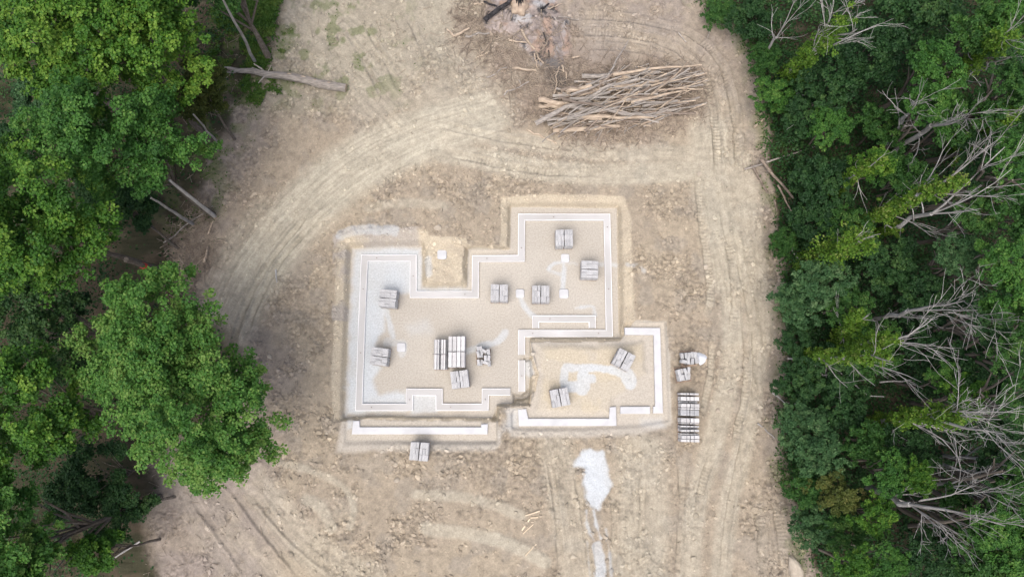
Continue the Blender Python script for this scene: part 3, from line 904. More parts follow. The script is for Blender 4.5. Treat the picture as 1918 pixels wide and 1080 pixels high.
# bundles of long slabs
def slab_bundle(label, px, py, deg, w, l, h, strips, rows, straps, seed):
    r_ = np.random.default_rng(seed)
    x, y, z = PG(px, py)
    for _ in range(3):
        x, y = P(px, py, z + h)
        z = base_z(x, y, .6)
    root = empty('slab_bundle', (x, y, z), math.radians(deg))
    link('pallet', pallet_mesh(w, l), root)
    tot = sum(s[0] for s in strips)
    cx = -w / 2
    lay = max(1, round((h - .127) / .3))
    for (sw, dz, kind) in strips:
        ww = w * sw / tot
        if kind:
            sl = (l - .04) / rows - .03
            hh = h - .127 + dz
            for r in range(rows):
                me = box_mesh('slab', ww - .035, sl, hh / lay - .006, .018, M[kind])
                for k in range(lay):
                    link('slab', me, root, (cx + ww / 2 + r_.normal(0, .004), -l / 2 + (r + .5) * (l / rows) + r_.normal(0, .008), .127 + k * hh / lay))
        cx += ww
    for sy in straps:
        me = box_mesh('strap', w + .02, .03, .012, .003, M['strap'])
        link('strap', me, root, (0, sy * l, h + .045))
    tag(root, label, 'slab bundle', 'bundles of strapped pale slabs')
    return root
sA = 'slab'; sG = 'slab_grey'
slab_bundle('tall strapped bundle of thin pale slabs with dark gaps, left half of the pair', 824, 663, 0, 1.0, 2.15, 1.25, [(.5, -.5, sG), (1.0, 0, sA), (.9, .0, sA), (.55, -.35, sG), (.8, 0, sA), (.9, .02, sA), (.5, -.4, sG)], 2, (0.0,), 1)
slab_bundle('tall strapped bundle of four broad white slabs, right half of the pair', 855, 658, 0, 1.18, 2.2, 1.55, [(1, 0, sA), (1.1, -.03, sA), (1, 0.02, sA), (1, 0, sA)], 2, (0.0,), 2)
slab_bundle('upper strapped bundle of pale slabs by the right hand track', 1293, 757, -91, 1.58, 1.3, 1.15, [(.55, -.1, sA), (.25, -.5, None), (1.0, 0, sA), (.55, -.55, sG), (.9, 0.0, sA), (.5, -.04, sA), (1.4, -.12, sG)], 2, (-.2, .2), 3)
slab_bundle('lower strapped bundle of pale slabs by the right hand track', 1293, 805, -91, 1.62, 1.28, 1.2, [(1.2, 0, sA), (.4, -.1, sA), (.3, -.4, None), (.5, -.05, sA), (.45, -.45, sG), (.7, 0, sA), (.35, -.45, None), (.4, -.2, sA), (1.0, 0, sA), (.8, -.05, sA)], 2, (-.2, .2), 4)

# ------------------------------------------------------------------ foliage
def leaves(name, Cn, Nn, size, tint, mat, shape=.8):
    """one folded leaf blade per centre"""
    n = len(Cn)
    Nn = Nn / (np.linalg.norm(Nn, axis=1, keepdims=True) + 1e-9)
    r = rng.normal(0, 1, (n, 3))
    T = np.cross(Nn, r); T /= np.linalg.norm(T, axis=1, keepdims=True) + 1e-9
    B = np.cross(Nn, T)
    s = size[:, None]
    fold = Nn * s * .10
    V = np.stack([Cn - T * s * .5, Cn + B * s * shape * .5 + fold, Cn + T * s * .5, Cn - B * s * shape * .5 + fold], 1).reshape(-1, 3)
    i = np.arange(n)[:, None] * 4
    F = np.concatenate([i + np.array([[0, 1, 2]]), i + np.array([[0, 2, 3]])], 1).reshape(-1, 3)
    me = mesh_np(name, V, F, mat)
    face_attr(me, 'tint', np.repeat(tint, 2))
    return me

def clump_leaves(cen, rad, per, size, cl_tint, flat=.75, spread=.22):
    """dome shaped clumps of leaves: centres, radii -> leaf centres, normals, sizes, tints"""
    n = len(cen)
    tot = n * per
    d = rng.normal(0, 1, (tot, 3)); d /= np.linalg.norm(d, axis=1, keepdims=True)
    d[:, 2] = np.where(d[:, 2] < -.25, -d[:, 2], d[:, 2])
    rr = rng.random(tot) ** .45
    R = np.repeat(rad, per)
    off = d * (R * rr)[:, None]
    off[:, 2] *= flat
    Cn = np.repeat(cen, per, 0) + off
    Nn = d * .7 + np.array([0, 0, .75]) + rng.normal(0, .45, (tot, 3))
    sz = size * rng.uniform(.65, 1.25, tot)
    tn = np.clip(np.repeat(cl_tint, per) + rng.normal(0, spread, tot), 0, 1)
    return Cn, Nn, sz, tn

def crown_points(lobes, dens, clr, bough=(.8, 1.45), per=7):
    """leaf clump centres: boughs over the outer shell of overlapping lobes, clumps over every bough"""
    out, tin = [], []
    L = np.array(lobes)
    for (cx, cy, cz, rx, ry, rz) in lobes:
        area = 2 * np.pi * ((rx * ry + rx * rz + ry * rz) / 3) * 1.5
        n = max(5, int(area * dens))
        d = rng.normal(0, 1, (n, 3)); d /= np.linalg.norm(d, axis=1, keepdims=True)
        d[:, 2] = np.where(d[:, 2] < -.35, -d[:, 2], d[:, 2])
        rad = .58 + .38 * rng.random(n) ** .6
        bc = np.stack([cx + d[:, 0] * rx * rad, cy + d[:, 1] * ry * rad, cz + d[:, 2] * rz * rad], 1)
        br = rng.uniform(bough[0], bough[1], n)
        e = rng.normal(0, 1, (n, per, 3)); e /= np.linalg.norm(e, axis=2, keepdims=True)
        e[..., 2] = np.abs(e[..., 2]) * .6 - .1
        e = e + d[:, None, :] * .35
        out.append((bc[:, None, :] + e * br[:, None, None] * rng.uniform(.55, 1.0, (n, per, 1))).reshape(-1, 3))
        tin.append(np.repeat(rng.normal(0, .13, n), per))
    return np.concatenate(out), np.concatenate(tin)

def tubes_joined(name, paths, mat, sides=5):
    Vs, Qs, o = [], [], 0
    for pts, rad in paths:
        V, q, c, fm, ml = tube_mesh(name, pts, rad, sides, mat)
        Vs.append(V); Qs.append(q + o); o += len(V)
    return mesh_np(name, np.concatenate(Vs), np.concatenate(Qs), mat, smooth=True)

def tree_parts(root, lobes, crown_me, trunk_r, top, leanx=0, leany=0, nl=10):
    """tapered trunk from the root up into the crown with limbs"""
    bend = rng.normal(0, .15, (6, 2))
    ts = np.linspace(0, 1, 6)
    tp = np.array([(leanx * t + bend[i, 0] * t, leany * t + bend[i, 1] * t, top * t - (.15 if i == 0 else 0)) for i, t in enumerate(ts)])
    stem = link('trunk', tube('trunk', tp, trunk_r * (1.15 - .85 * ts), 8, M['bark'], rough=.05), root)
    limbs = []
    allc = np.array([l[:3] for l in lobes]); allr = np.array([l[3:] for l in lobes])
    for k in range(nl):
        l = k % len(lobes)
        d = rng.normal(0, 1, 3); d /= np.linalg.norm(d); d[2] = abs(d[2]) * .6
        e = allc[l] + d * allr[l] * .8
        t0 = rng.uniform(.45, .95)
        s = np.array([np.interp(t0, ts, tp[:, j]) for j in range(3)])
        m = (s + e) / 2 + np.array([0, 0, .3]) + rng.normal(0, .2, 3)
        limbs.append((np.array([s, m, e]), np.array([.45, .3, .08]) * trunk_r))
    link('branches', tubes_joined('branches', limbs, M['bark'], 5), stem)
    link('crown', crown_me, root)

def make_tree(label, base_px, lobes_px, mat, dens=1.5, per=70, leaf=.24, clr=(.55, .95), trunk_r=.22, cat='tree', group=None, name='broadleaf_tree', bias=.42):
    """lobes_px: (px, py, z, radius px, vertical radius m) of crown lobes as seen in the photograph"""
    bx, by, bz = PG(*base_px)
    lob = []
    for (px, py, z, rp, rv) in lobes_px:
        x, y = P(px, py, z)
        r = rp * .90 * depth(x, y, z) / FPX
        lob.append((x - bx, y - by, z - bz, r, r * rng.uniform(.92, 1.05), rv))
    big = min(1.0, max(l[3] for l in lob) / 3.0)
    cen, ct = crown_points(lob, dens * .19 / big ** 1.3, clr, (.75 * big, 1.35 * big))
    rad = rng.uniform(.30, .55, len(cen)) * (.55 + .45 * big)
    ctint = np.clip(bias + ct + rng.normal(0, .12, len(cen)), 0, 1)
    Cn, Nn, sz, tn = clump_leaves(cen, rad, int(per * .82), leaf * .74, ctint, .75, .16)
    me = leaves('crown', Cn, Nn, sz, tn, mat)
    root = empty(name, (bx, by, bz))
    c = np.mean([l[:3] for l in lob], 0)
    tree_parts(root, lob, me, trunk_r, c[2] * .95, c[0] * .9, c[1] * .9, 12)
    tag(root, label, cat, group)
    return root

TL = 'broadleaf trees on the left side of the clearing'
make_tree('large bright yellow-green maple crown filling the upper left corner', (392, 262), [(215, 75, 11, 150, 5.2), (120, 105, 10, 88, 4.2), (325, 105, 10, 82, 4.0), (190, 140, 9.5, 80, 3.6), (250, 10, 10.5, 120, 4.5)], M['leaf_bright'], 1.35, 70, .26, group=TL, bias=.60)
make_tree('round mid-green maple directly below the large bright maple', (400, 403), [(240, 255, 10.5, 98, 5.0), (160, 270, 9.5, 68, 3.8), (325, 270, 9.5, 64, 3.8), (240, 315, 9, 70, 3.0)], M['leaf_maple'], 1.5, 70, .23, group=TL, bias=.50)
make_tree('bright maple cut by the left edge at mid height, beside the orange-marked trunk', (300, 506), [(95, 420, 11, 118, 5.2), (50, 470, 10.5, 95, 4.2), (170, 465, 9.5, 58, 3.6), (40, 355, 10, 75, 3.6)], M['leaf_bright'], 1.35, 70, .24, group=TL, bias=.45)
make_tree('large maple overhanging the clearing at lower left with two-lobed crown', (478, 703), [(315, 605, 8.5, 96, 4.4), (385, 760, 9, 124, 5.2), (240, 665, 8, 78, 3.6), (305, 720, 8.8, 92, 4.0), (440, 810, 8, 76, 3.4), (395, 868, 7, 52, 2.4), (350, 660, 9, 80, 4)], M['leaf_maple'], 1.7, 74, .23, group=TL, bias=.72)
make_tree('dark green tree at the left edge behind the overhanging maple', (330, 640), [(50, 590, 6.5, 95, 3.2), (130, 625, 5.5, 75, 2.8)], M['leaf_dark'], 1.4, 62, .25, group=TL, bias=.62)
make_tree('yellow-green tree at the left edge below the dark green tree', (330, 780), [(65, 750, 9.5, 92, 4.6), (20, 820, 9, 70, 3.6), (125, 780, 8.5, 52, 3.0)], M['leaf_bright'], 1.35, 68, .25, group=TL, bias=.46)
make_tree('green tree crown in the lower left corner', (300, 930), [(40, 970, 9, 72, 4.0), (35, 1045, 9, 88, 4.0), (100, 1050, 7.5, 50, 3.0)], M['leaf_maple'], 1.4, 68, .25, group=TL, bias=.46)
make_tree('small bright green sapling near the lower left corner', (300, 1010), [(185, 1032, 5.5, 36, 1.8)], M['leaf_bright'], 2.2, 70, .22, (.4, .7), .09, group=TL, bias=.4)
make_tree('pale bluish green small tree below left of the bright maple', (300, 330), [(95, 190, 6.5, 52, 2.3), (120, 215, 6, 36, 2)], M['leaf_cool'], 1.5, 60, .24, group=TL, bias=.35)
make_tree('yellowish olive bush right of the bright maple crown', (440, 262), [(385, 150, 5.0, 36, 1.8), (372, 190, 4.5, 42, 1.8), (405, 185, 4.0, 24, 1.4)], M['leaf_olive'], 2.0, 60, .2, (.4, .7), .1, group=TL, bias=.4)
make_tree('dark tree crown in the extreme upper left corner', (300, 270), [(0, 30, 6, 60, 3)], M['leaf_dark'], 1.3, 60, .26, group=TL, bias=.3)
make_tree('dark green tree at the top edge right of the bright maple', (505, 110), [(405, -15, 6.5, 62, 2.6), (470, -25, 5, 50, 2)], M['leaf_mid'], 1.4, 60, .24, group=TL, bias=.35)
make_tree('dark shrub under the bright maple at the left edge', (250, 400), [(35, 290, 4, 52, 2.0)], M['leaf_dark'], 1.5, 60, .24, (.5, .8), .1, group=TL, bias=.3)
make_tree('dark green bush below the yellow-green edge tree', (320, 860), [(190, 880, 3.2, 55, 1.8), (140, 920, 3.2, 50, 1.8)], M['leaf_dark'], 1.5, 60, .22, (.45, .75), .1, group=TL, bias=.35)
make_tree('deep green bush in front of the lower left clearing edge', (330, 930), [(245, 930, 2.4, 44, 1.5), (200, 965, 2.6, 48, 1.5)], M['leaf_dark'], 1.8, 60, .2, (.4, .7), .1, group=TL, bias=.6)
make_tree('mid green understorey bush between the two large left maples', (340, 470), [(250, 400, 2.6, 46, 1.5), (200, 370, 3, 46, 1.6)], M['leaf_dark'], 1.6, 60, .22, (.4, .7), .1, group=TL, bias=.4)

# bare leaning trunks of the left edge
def pole(label, base_px, tip_px, zt, r0, r1, mat, cat='tree', name='leaning_tree', extra=None):
    bx, by, bz = PG(*base_px)
    x, y = P(*tip_px, zt)
    root = empty(name, (bx, by, bz))
    ts = np.linspace(0, 1, 7)
    end = np.array([x - bx, y - by, zt - bz])
    pts = np.array([end * t + (rng.normal(0, .025, 3) if 0 < t < 1 else 0) for t in ts])
    link('trunk', tube('trunk', pts, r0 + (r1 - r0) * ts, 8, mat, rough=.04), root)
    tag(root, label, cat)
    return root, pts
pole('thin grey leaning trunk near the top of the left edge', (478, 116), (414, -8), 11, .13, .06, M['dead_bark'])
pole('slender grey trunk ending in bare ground beside broken branches', (402, 405), (318, 338), 9, .15, .07, M['dead_bark'])
pole('second slender grey trunk left of the broken branches', (362, 420), (283, 371), 8, .13, .06, M['dead_bark'])
pole('grey leaning pole under the olive bush at the left edge', (412, 272), (362, 214), 7, .09, .05, M['dead_bark'])
rt, pp = pole('dark trunk with an orange-red paint mark under the left trees', (300, 508), (236, 486), 4.5, .22, .18, M['bark'])
m = pp[3]
ax = Vector(pp[4] - pp[2]).normalized()
band_me = tube('paint_mark', np.array([m - np.array(ax) * .16, m + np.array(ax) * .16]), [.235, .23], 8, M['paint_red'])
link('paint_mark', band_me, rt)
pole('thin pale pole lying out of the lower left bushes', (262, 985 + 28), (160, 1078), 1.0, .07, .03, M['dead_bark'])

# ---- right hand wood: a few crown shapes shared by many shrubs
def shared_crown(seed, mat, leaf, flat=.7, dens=2.4, per=70, bias=.45):
    lob = [(0, 0, 0, 1.5, 1.5, 1.1)]
    for k in range(4):
        a = k * 1.57 + seed
        lob.append((math.cos(a) * 1.1, math.sin(a) * 1.1, -.25 + .15 * math.sin(seed + k), .95, .95, .8))
    cen, ct = crown_points(lob, dens * .38, None, (.35, .65), 6)
    rad = rng.uniform(.16, .30, len(cen))
    Cn, Nn, sz, tn = clump_leaves(cen, rad, int(per * .45), leaf, np.clip(bias + ct + rng.normal(0, .12, len(cen)), 0, 1), flat, .16)
    return leaves('crown', Cn, Nn, sz, tn, mat)
CR = {}
for k, mn in enumerate(('leaf_mid', 'leaf_dark', 'leaf_cool', 'leaf_bright', 'leaf_olive', 'leaf_maple')):
    CR[mn] = [shared_crown(k * 3 + j, M[mn], .15) for j in range(2)]
STEM = {}
def stem_mesh():
    ts = np.linspace(0, 1, 5)
    return tube('trunk', np.array([(.1 * math.sin(3 * t), .08 * math.cos(2 * t) - .08, t) for t in ts]), .022 * (1.1 - .9 * ts), 6, M['bark'], rough=.05)
STEMM = stem_mesh()
def limbs_mesh():
    P_ = []
    for k in range(7):
        a = k * .9
        s = np.array([.02, 0, .45 + .05 * k])
        e = np.array([math.cos(a) * .16, math.sin(a) * .16, .90 + .012 * k])
        P_.append((np.array([s, (s + e) / 2 + np.array([0, 0, .05]), e]), np.array([.012, .008, .003])))
    return tubes_joined('branches', P_, M['bark'], 5)
LIMBM = limbs_mesh()

def shrub(label, px, py, z, rp, kind, group='trees and shrubs of the right hand wood', var=0, name='shrub', cat='shrub'):
    """crown centre seen at px, py at height z, radius rp in photograph pixels"""
    x, y = P(px, py, z)
    g = gz(x, y)
    r = rp * depth(x, y, z) / FPX
    s = r / 2.1
    root = empty(name, (x, y, g), random.uniform(0, 6.28))
    h = z - g
    stem = link('trunk', STEMM, root, (0, 0, -.05), (0, 0, 0), (h * .9, h * .9, h))
    link('branches', LIMBM, stem)
    c = link('crown', CR[kind][var % 2], root, (0, 0, h), (0, 0, random.uniform(0, 6.28)), (s, s * random.uniform(.85, 1.1), min(s * 1.1, h * .55)))
    tag(root, label, cat, group)
    return root

RW = [
 (1345, 22, .9, 36, 'leaf_mid', 'low green shrub where the clearing meets the wood at the top'),
 (1412, 40, 2.0, 52, 'leaf_dark', 'dark shrub at the top edge left of the vine-covered tree'),
 (1428, 112, 2.0, 40, 'leaf_mid', 'green shrub at the wood edge left of the vine-covered tree base'),
 (1448, 180, 2.2, 42, 'leaf_maple', 'fresh green shrub at the wood edge below the vine-covered tree base'),
 (1500, 222, 3.0, 46, 'leaf_dark', 'dark shrub behind the fresh green edge shrub, above the log tangle'),
 (1560, 150, 4.0, 62, 'leaf_dark', 'dark rounded shrub right of the vine-covered tree base'),
 (1557, 240, 4.0, 42, 'leaf_maple', 'light green round sapling between dark shrubs in the upper wood'),
 (1630, 90, 5.5, 70, 'leaf_dark', 'deep dark tree between the vine-covered tree and bright leafy maple'),
 (1752, 130, 9.0, 62, 'leaf_maple', 'bright leafy maple in the upper right wood behind bare grey branches'),
 (1740, 205, 8.0, 52, 'leaf_maple', 'lower leafy crown just under the bright upper right maple'),
 (1720, 40, 5.0, 85, 'leaf_dark', 'very dark tree at the top edge of the right wood'),
 (1840, 55, 8.5, 70, 'leaf_mid', 'mid green tree near the top right corner'),
 (1905, 40, 9.0, 70, 'leaf_maple', 'light tree cut by the top right corner'),
 (1660, 235, 4.0, 55, 'leaf_mid', 'green shrub at the foot of the two bare grey upper trees'),
 (1640, 305, 6.0, 40, 'leaf_bright', 'yellow-green sapling below the two bare grey upper trees'),
 (1515, 338, 2.2, 44, 'leaf_dark', 'dark shrub right of the log tangle at the wood edge'),
 (1545, 350, 3.2, 58, 'leaf_dark', 'dark spreading shrub left of the yellow-green sapling'),
 (1520, 420, 2.4, 44, 'leaf_dark', 'dark shrub below the log tangle, near the track'),
 (1465, 455, 1.6, 34, 'leaf_mid', 'low green shrub at the track edge at mid height'),
 (1590, 430, 3.5, 50, 'leaf_mid', 'green shrub at the foot of the long leaning vine stems'),
 (1690, 330, 5.0, 60, 'leaf_mid', 'mid green tree above the long leaning vine stems'),
 (1800, 230, 7.5, 62, 'leaf_mid', 'mid green tree right of the bright upper right maple'),
 (1880, 215, 9.0, 70, 'leaf_mid', 'tall green tree at the right edge below the top corner'),
 (1850, 300, 8.0, 60, 'leaf_dark', 'dark tree behind the long bare grey crown tips'),
 (1905, 390, 9.0, 65, 'leaf_mid', 'green tree at the right edge beside the long bare tips'),
 (1500, 560, 3.5, 52, 'leaf_cool', 'pale grey-green shrub nearest the track at mid height'),
 (1540, 528, 4.5, 58, 'leaf_cool', 'large pale grey-green bush below the vine-wrapped clump'),
 (1590, 575, 4.5, 46, 'leaf_mid', 'green bush right of the pale grey-green bushes'),
 (1660, 500, 4.0, 62, 'leaf_dark', 'dark shrub between the vine clump and the bare spreading tree'),
 (1790, 478, 7.5, 46, 'leaf_cool', 'cool green sapling among dark trees right of centre wood'),
 (1885, 490, 9.5, 58, 'leaf_maple', 'bright tree at the right edge at mid height'),
 (1895, 580, 9.0, 62, 'leaf_maple', 'bright lower tree at the right edge beside the dark gap'),
 (1740, 560, 4.5, 60, 'leaf_dark', 'dark shrub under the bare spreading tree'),
 (1490, 640, 2.2, 40, 'leaf_dark', 'dark low shrub at the track left of the mossy stems'),
 (1560, 690, 3.0, 52, 'leaf_dark', 'dark shrub below the mossy leaning stems'),
 (1640, 650, 3.5, 60, 'leaf_mid', 'green shrub under the twin mossy stems'),
 (1750, 660, 4.0, 62, 'leaf_dark', 'dark shrub under the tips of the mossy stems'),
 (1850, 690, 7.0, 70, 'leaf_dark', 'deep dark tree at the right edge below mid height'),
 (1815, 745, 7.5, 46, 'leaf_bright', 'yellow-green crown behind the large fan of grey branches'),
 (1770, 705, 6.5, 34, 'leaf_maple', 'small bright crown at the top of the large grey branch fan'),
 (1490, 715, 2.0, 46, 'leaf_dark', 'dark shrub at the track beside the fallen pale stem'),
 (1580, 760, 2.4, 55, 'leaf_dark', 'dark shrub around the short pale snags'),
 (1500, 800, 2.6, 52, 'leaf_cool', 'grey-green shrub at the track above the lower pale bush'),
 (1530, 850, 3.4, 55, 'leaf_cool', 'large grey-green bush at the lower track edge'),
 (1625, 830, 3.8, 56, 'leaf_mid', 'mid green bush left of the large grey branch fan'),
 (1705, 835, 4.2, 58, 'leaf_dark', 'dark shrub below the vine trunk of the large grey branch fan'),
 (1668, 888, 6.0, 48, 'leaf_maple', 'bright leafy sapling above the lowest bare leaning tree'),
 (1722, 895, 6.5, 36, 'leaf_bright', 'yellow-tipped sapling left of the two bare grey limbs'),
 (1505, 915, 2.4, 44, 'leaf_mid', 'green shrub at the lower track edge under the grey-green bush'),
 (1565, 925, 3.4, 50, 'leaf_olive', 'olive green shrub left of the lowest bare leaning tree'),
 (1520, 985, 2.2, 46, 'leaf_cool', 'pale shrub just above the stone block at the bottom'),
 (1580, 995, 2.8, 44, 'leaf_mid', 'green shrub below the olive shrub near the bottom edge'),
 (1640, 965, 4.5, 42, 'leaf_bright', 'yellow-green sapling beneath the lowest bare leaning tree'),
 (1600, 1062, 5.5, 46, 'leaf_bright', 'bright sapling at the bottom edge right of the stone block'),
 (1660, 1060, 6.0, 46, 'leaf_maple', 'leafy sapling at the bottom edge, second from the stone block'),
 (1740, 1040, 5.0, 62, 'leaf_dark', 'dark tree at the bottom edge under the lowest grey branches'),
 (1830, 1035, 8.0, 70, 'leaf_mid', 'mid green tree near the bottom right corner'),
 (1905, 1050, 9.0, 70, 'leaf_maple', 'green tree in the bottom right corner'),
 (1890, 945, 8.5, 62, 'leaf_mid', 'green tree at the right edge above the bottom corner'),
 (1800, 960, 6.0, 55, 'leaf_mid', 'green crown among the tips of the lowest bare tree'),
 (1880, 780, 7.0, 60, 'leaf_dark', 'dark tree at the right edge behind the large grey fan'),
 (1880, 860, 7.0, 55, 'leaf_dark', 'dark tree at the right edge between the bare limbs'),
]
RW += [
 (1905, 300, 11.5, 50, 'leaf_maple', 'tall leafy crown at the right edge beside the long bare tips'),
 (1912, 660, 11.0, 55, 'leaf_mid', 'tall leafy crown at the right edge above the large grey fan'),
 (1850, 610, 9.5, 42, 'leaf_dark', 'dark crown at the tips of the bare spreading tree'),
 (1905, 745, 11.0, 46, 'leaf_mid', 'tall leafy crown at the right edge on the large grey fan'),
 (1915, 900, 11.0, 50, 'leaf_mid', 'tall leafy crown at the right edge between the bare limb tips'),
 (1860, 985, 10.5, 48, 'leaf_maple', 'leafy crown over the tips of the lowest bare tree'),
 (1905, 150, 11.0, 52, 'leaf_mid', 'leafy crown at the right edge beside the vine-wrapped top tree'),
 (1830, 400, 8.0, 46, 'leaf_mid', 'leafy crown under the long bare tips at the right'),
]
for k, (px, py, z, rp, kd, lab) in enumerate(RW):
    shrub(lab, px, py, z, rp, kd, var=k, name='broadleaf_tree' if z > 4.4 else 'shrub', cat='tree' if z > 4.4 else 'shrub')

# ---- leafless trees, some wrapped in vines
def grow(paths, p0, d0, length, r0, level, tgt_up, rs, spread):
    """one limb as a bent path, then its children"""
    n = 6
    pts = [np.array(p0)]; d = np.array(d0) / np.linalg.norm(d0)
    for i in range(n - 1):
        d = d + rs.normal(0, .10, 3) + np.array(tgt_up) * .06
        d /= np.linalg.norm(d)
        pts.append(pts[-1] + d * length / (n - 1))
    pts = np.array(pts)
    r1 = max(r0 * .25, .007)
    rad = np.linspace(r0, r1, n)
    paths.append((pts, rad))
    if level <= 0: return
    k = {3: 4, 2: 4, 1: 3}[level]
    for i in range(k):
        t = rs.uniform(.12, .97)
        s = np.array([np.interp(t * (n - 1), np.arange(n), pts[:, j]) for j in range(3)])
        dd = pts[min(int(t * (n - 1)) + 1, n - 1)] - pts[int(t * (n - 1)) - (1 if t >= 1 else 0)]
        dd = dd / (np.linalg.norm(dd) + 1e-9) + rs.normal(0, spread * .68, 3)
        grow(paths, s, dd, length * rs.uniform(.28, .68), max(r0 * (1 - t * .65) * .45, .011), level - 1, tgt_up, rs, spread)

def dead_tree(label, base_px, fork_px, zf, tip_px, zt, r0=.16, seed=0, level=3, spread=.5, vine=0.0, vine_w=.5, stems=2, group='leafless grey trees of the right hand wood'):
    """trunk from base to fork, limbs fanning from the fork towards the tip"""
    rs = np.random.default_rng(seed + 500)
    bx, by, bz = PG(*base_px)
    fx, fy = P(*fork_px, zf); tx, ty = P(*tip_px, zt)
    B0 = np.array([0, 0, -.1]); Fk = np.array([fx - bx, fy - by, zf - bz]); Tp = np.array([tx - bx, ty - by, zt - bz])
    root = empty('bare_tree', (bx, by, bz))
    ts = np.linspace(0, 1, 7)[:, None]
    tr = B0 * (1 - ts) + Fk * ts
    tr[1:-1] += rs.normal(0, .10, (5, 3))
    stem = link('trunk', tube('trunk', tr, r0 * (1.15 - .35 * ts[:, 0]), 8, M['dead_bark'], rough=.04), root)
    paths = []
    L = np.linalg.norm(Tp - Fk)
    for k in range(stems):
        d = (Tp - Fk) / L + rs.normal(0, .16 if k else .03, 3)
        grow(paths, Fk, d, L * rs.uniform(.55, .85) if k else L * .85, r0 * (.6 if k == 0 else .42), level, (0, 0, .3), rs, spread)
    for k in range(4):                                     # side limbs of the trunk
        t = rs.uniform(.35, 1)
        s = B0 * (1 - t) + Fk * t
        d = (Tp - Fk) / L * .9 + rs.normal(0, .5, 3)
        grow(paths, s, d, L * rs.uniform(.3, .55), r0 * .35, max(level - 1, 1) if level > 1 else 1, (0, 0, .2), rs, spread)
    link('branches', tubes_joined('branches', paths, M['dead_bark'], 4), stem)
    if vine > 0:
        n = int(170 * max(np.linalg.norm(Fk), 2) / 5)
        t = rs.random(n) * vine
        full = Fk + (Tp - Fk) * .6
        c = np.where(t[:, None] < .7, B0 + (Fk - B0) * (t / .7)[:, None], Fk + (full - Fk) * ((t - .7) / .3)[:, None])
        wv = vine_w * (.6 + .6 * np.sin(t * 9 + seed) ** 2)
        c = c + rs.normal(0, .42, (n, 3)) * wv[:, None]
        c[:, 2] -= rs.random(n) * vine_w * .8
        Cn, Nn, sz, tn = clump_leaves(c, rs.uniform(.3, .6, n) * vine_w, 26, .15, np.clip(rs.normal(.5, .18, n), 0, 1))
        Cn[:, 2] = np.maximum(Cn[:, 2], .05)
        link('vine', leaves('vine', Cn, Nn, sz, tn, M['leaf_vine']), root)
    tag(root, label, 'tree', group)
    return root

dead_tree('vine-covered bare tree leaning up at the top edge of the right wood', (1472, 146), (1527, 92), 7, (1640, -20), 15, .17, 1, 3, .45, 1.0, .75, 2)
dead_tree('bare grey tree left of the vine tree at the top edge', (1425, 105), (1455, 70), 4, (1500, -15), 9, .10, 2, 2, .5, .0, .5, 2)
dead_tree('bare grey tree with slim forked crown in front of the bright upper maple', (1655, 272), (1700, 215), 7, (1755, 150), 12.5, .13, 3, 2, .5)
dead_tree('thick bare grey tree below the forked one, crown reaching up right', (1660, 296), (1745, 235), 8, (1862, 186), 14, .17, 4, 3, .42, 0, .5, 2)
dead_tree('bare branch tree stretching to the right edge near the top', (1793, 146), (1850, 118), 6, (1935, 112), 10, .10, 5, 1, .4, 0, .5, 1)
dead_tree('vine-wrapped tree at the right edge near the top', (1775, 165), (1840, 95), 8, (1935, 40), 14, .13, 6, 2, .5, 1.0, .6, 2)
dead_tree('long leaning tree with pale grey crown, upper of the vine stem pair', (1590, 432), (1720, 365), 9, (1905, 300), 16, .17, 7, 3, .30, .95, .55, 2)
dead_tree('long leaning tree with pale grey crown, lower of the vine stem pair', (1640, 440), (1745, 400), 8, (1910, 345), 15.5, .15, 8, 2, .34, .3, .4, 3)
dead_tree('stubby vine-choked trunk between track and the long leaning trees', (1500, 495), (1590, 460), 7, (1655, 432), 9.5, .17, 9, 1, .7, 1.0, 1.0, 2)
dead_tree('bare spreading grey tree at mid height of the right wood', (1615, 606), (1700, 582), 7, (1865, 560), 15, .16, 10, 3, .55, .0, .5, 2)
dead_tree('twin mossy stem leaning right, upper one with vine sleeve', (1548, 662), (1640, 636), 8, (1775, 632), 14, .14, 11, 2, .45, .9, .5, 2)
dead_tree('lower mossy leaning stem with trailing grey twigs', (1488, 660), (1590, 670), 7, (1755, 680), 14, .14, 12, 2, .5, .95, .5, 2)
dead_tree('yellow-green vine column beside the track with few bare twigs', (1560, 655), (1600, 605), 6, (1620, 580), 8, .12, 20, 1, .6, 1.0, .55, 1)
dead_tree('large dead tree with wide fan of fine grey branches, vine on its trunk', (1632, 792), (1735, 778), 8, (1945, 800), 16.0, .19, 13, 3, .62, .9, .6, 4)
dead_tree('straight bare grey limb pair reaching the right edge, upper one', (1752, 853), (1830, 858), 6, (1945, 850), 11, .11, 14, 2, .3, 0, .5, 2)
dead_tree('bare grey limb reaching the right edge, lower one', (1750, 866), (1810, 882), 5, (1925, 935), 11, .11, 15, 2, .38, 0, .5, 2)
dead_tree('tangled bare crown between the grey limbs and the lowest tree', (1725, 900), (1775, 908), 6, (1875, 910), 11, .12, 16, 2, .7, 0, .5, 3)
dead_tree('lowest bare tree leaning to the bottom right with drooping twigs', (1617, 907), (1705, 944), 7.5, (1860, 1000), 14, .19, 17, 3, .55, .0, .5, 3)
dead_tree('vine-draped leaning stem above the long leaning trees', (1560, 362), (1610, 318), 6, (1690, 285), 10, .12, 18, 1, .45, 1.0, .55, 1)
dead_tree('vine-clad stem at the right edge beside the tall green tree', (1790, 290), (1850, 235), 8, (1940, 190), 12, .12, 19, 2, .4, 1.0, .6, 1)
dead_tree('thin bare grey tree rising beside the fresh green edge shrub', (1478, 150), (1495, 180), 2.0, (1520, 235), 4.0, .06, 21, 1, .4, 0, .5, 1)

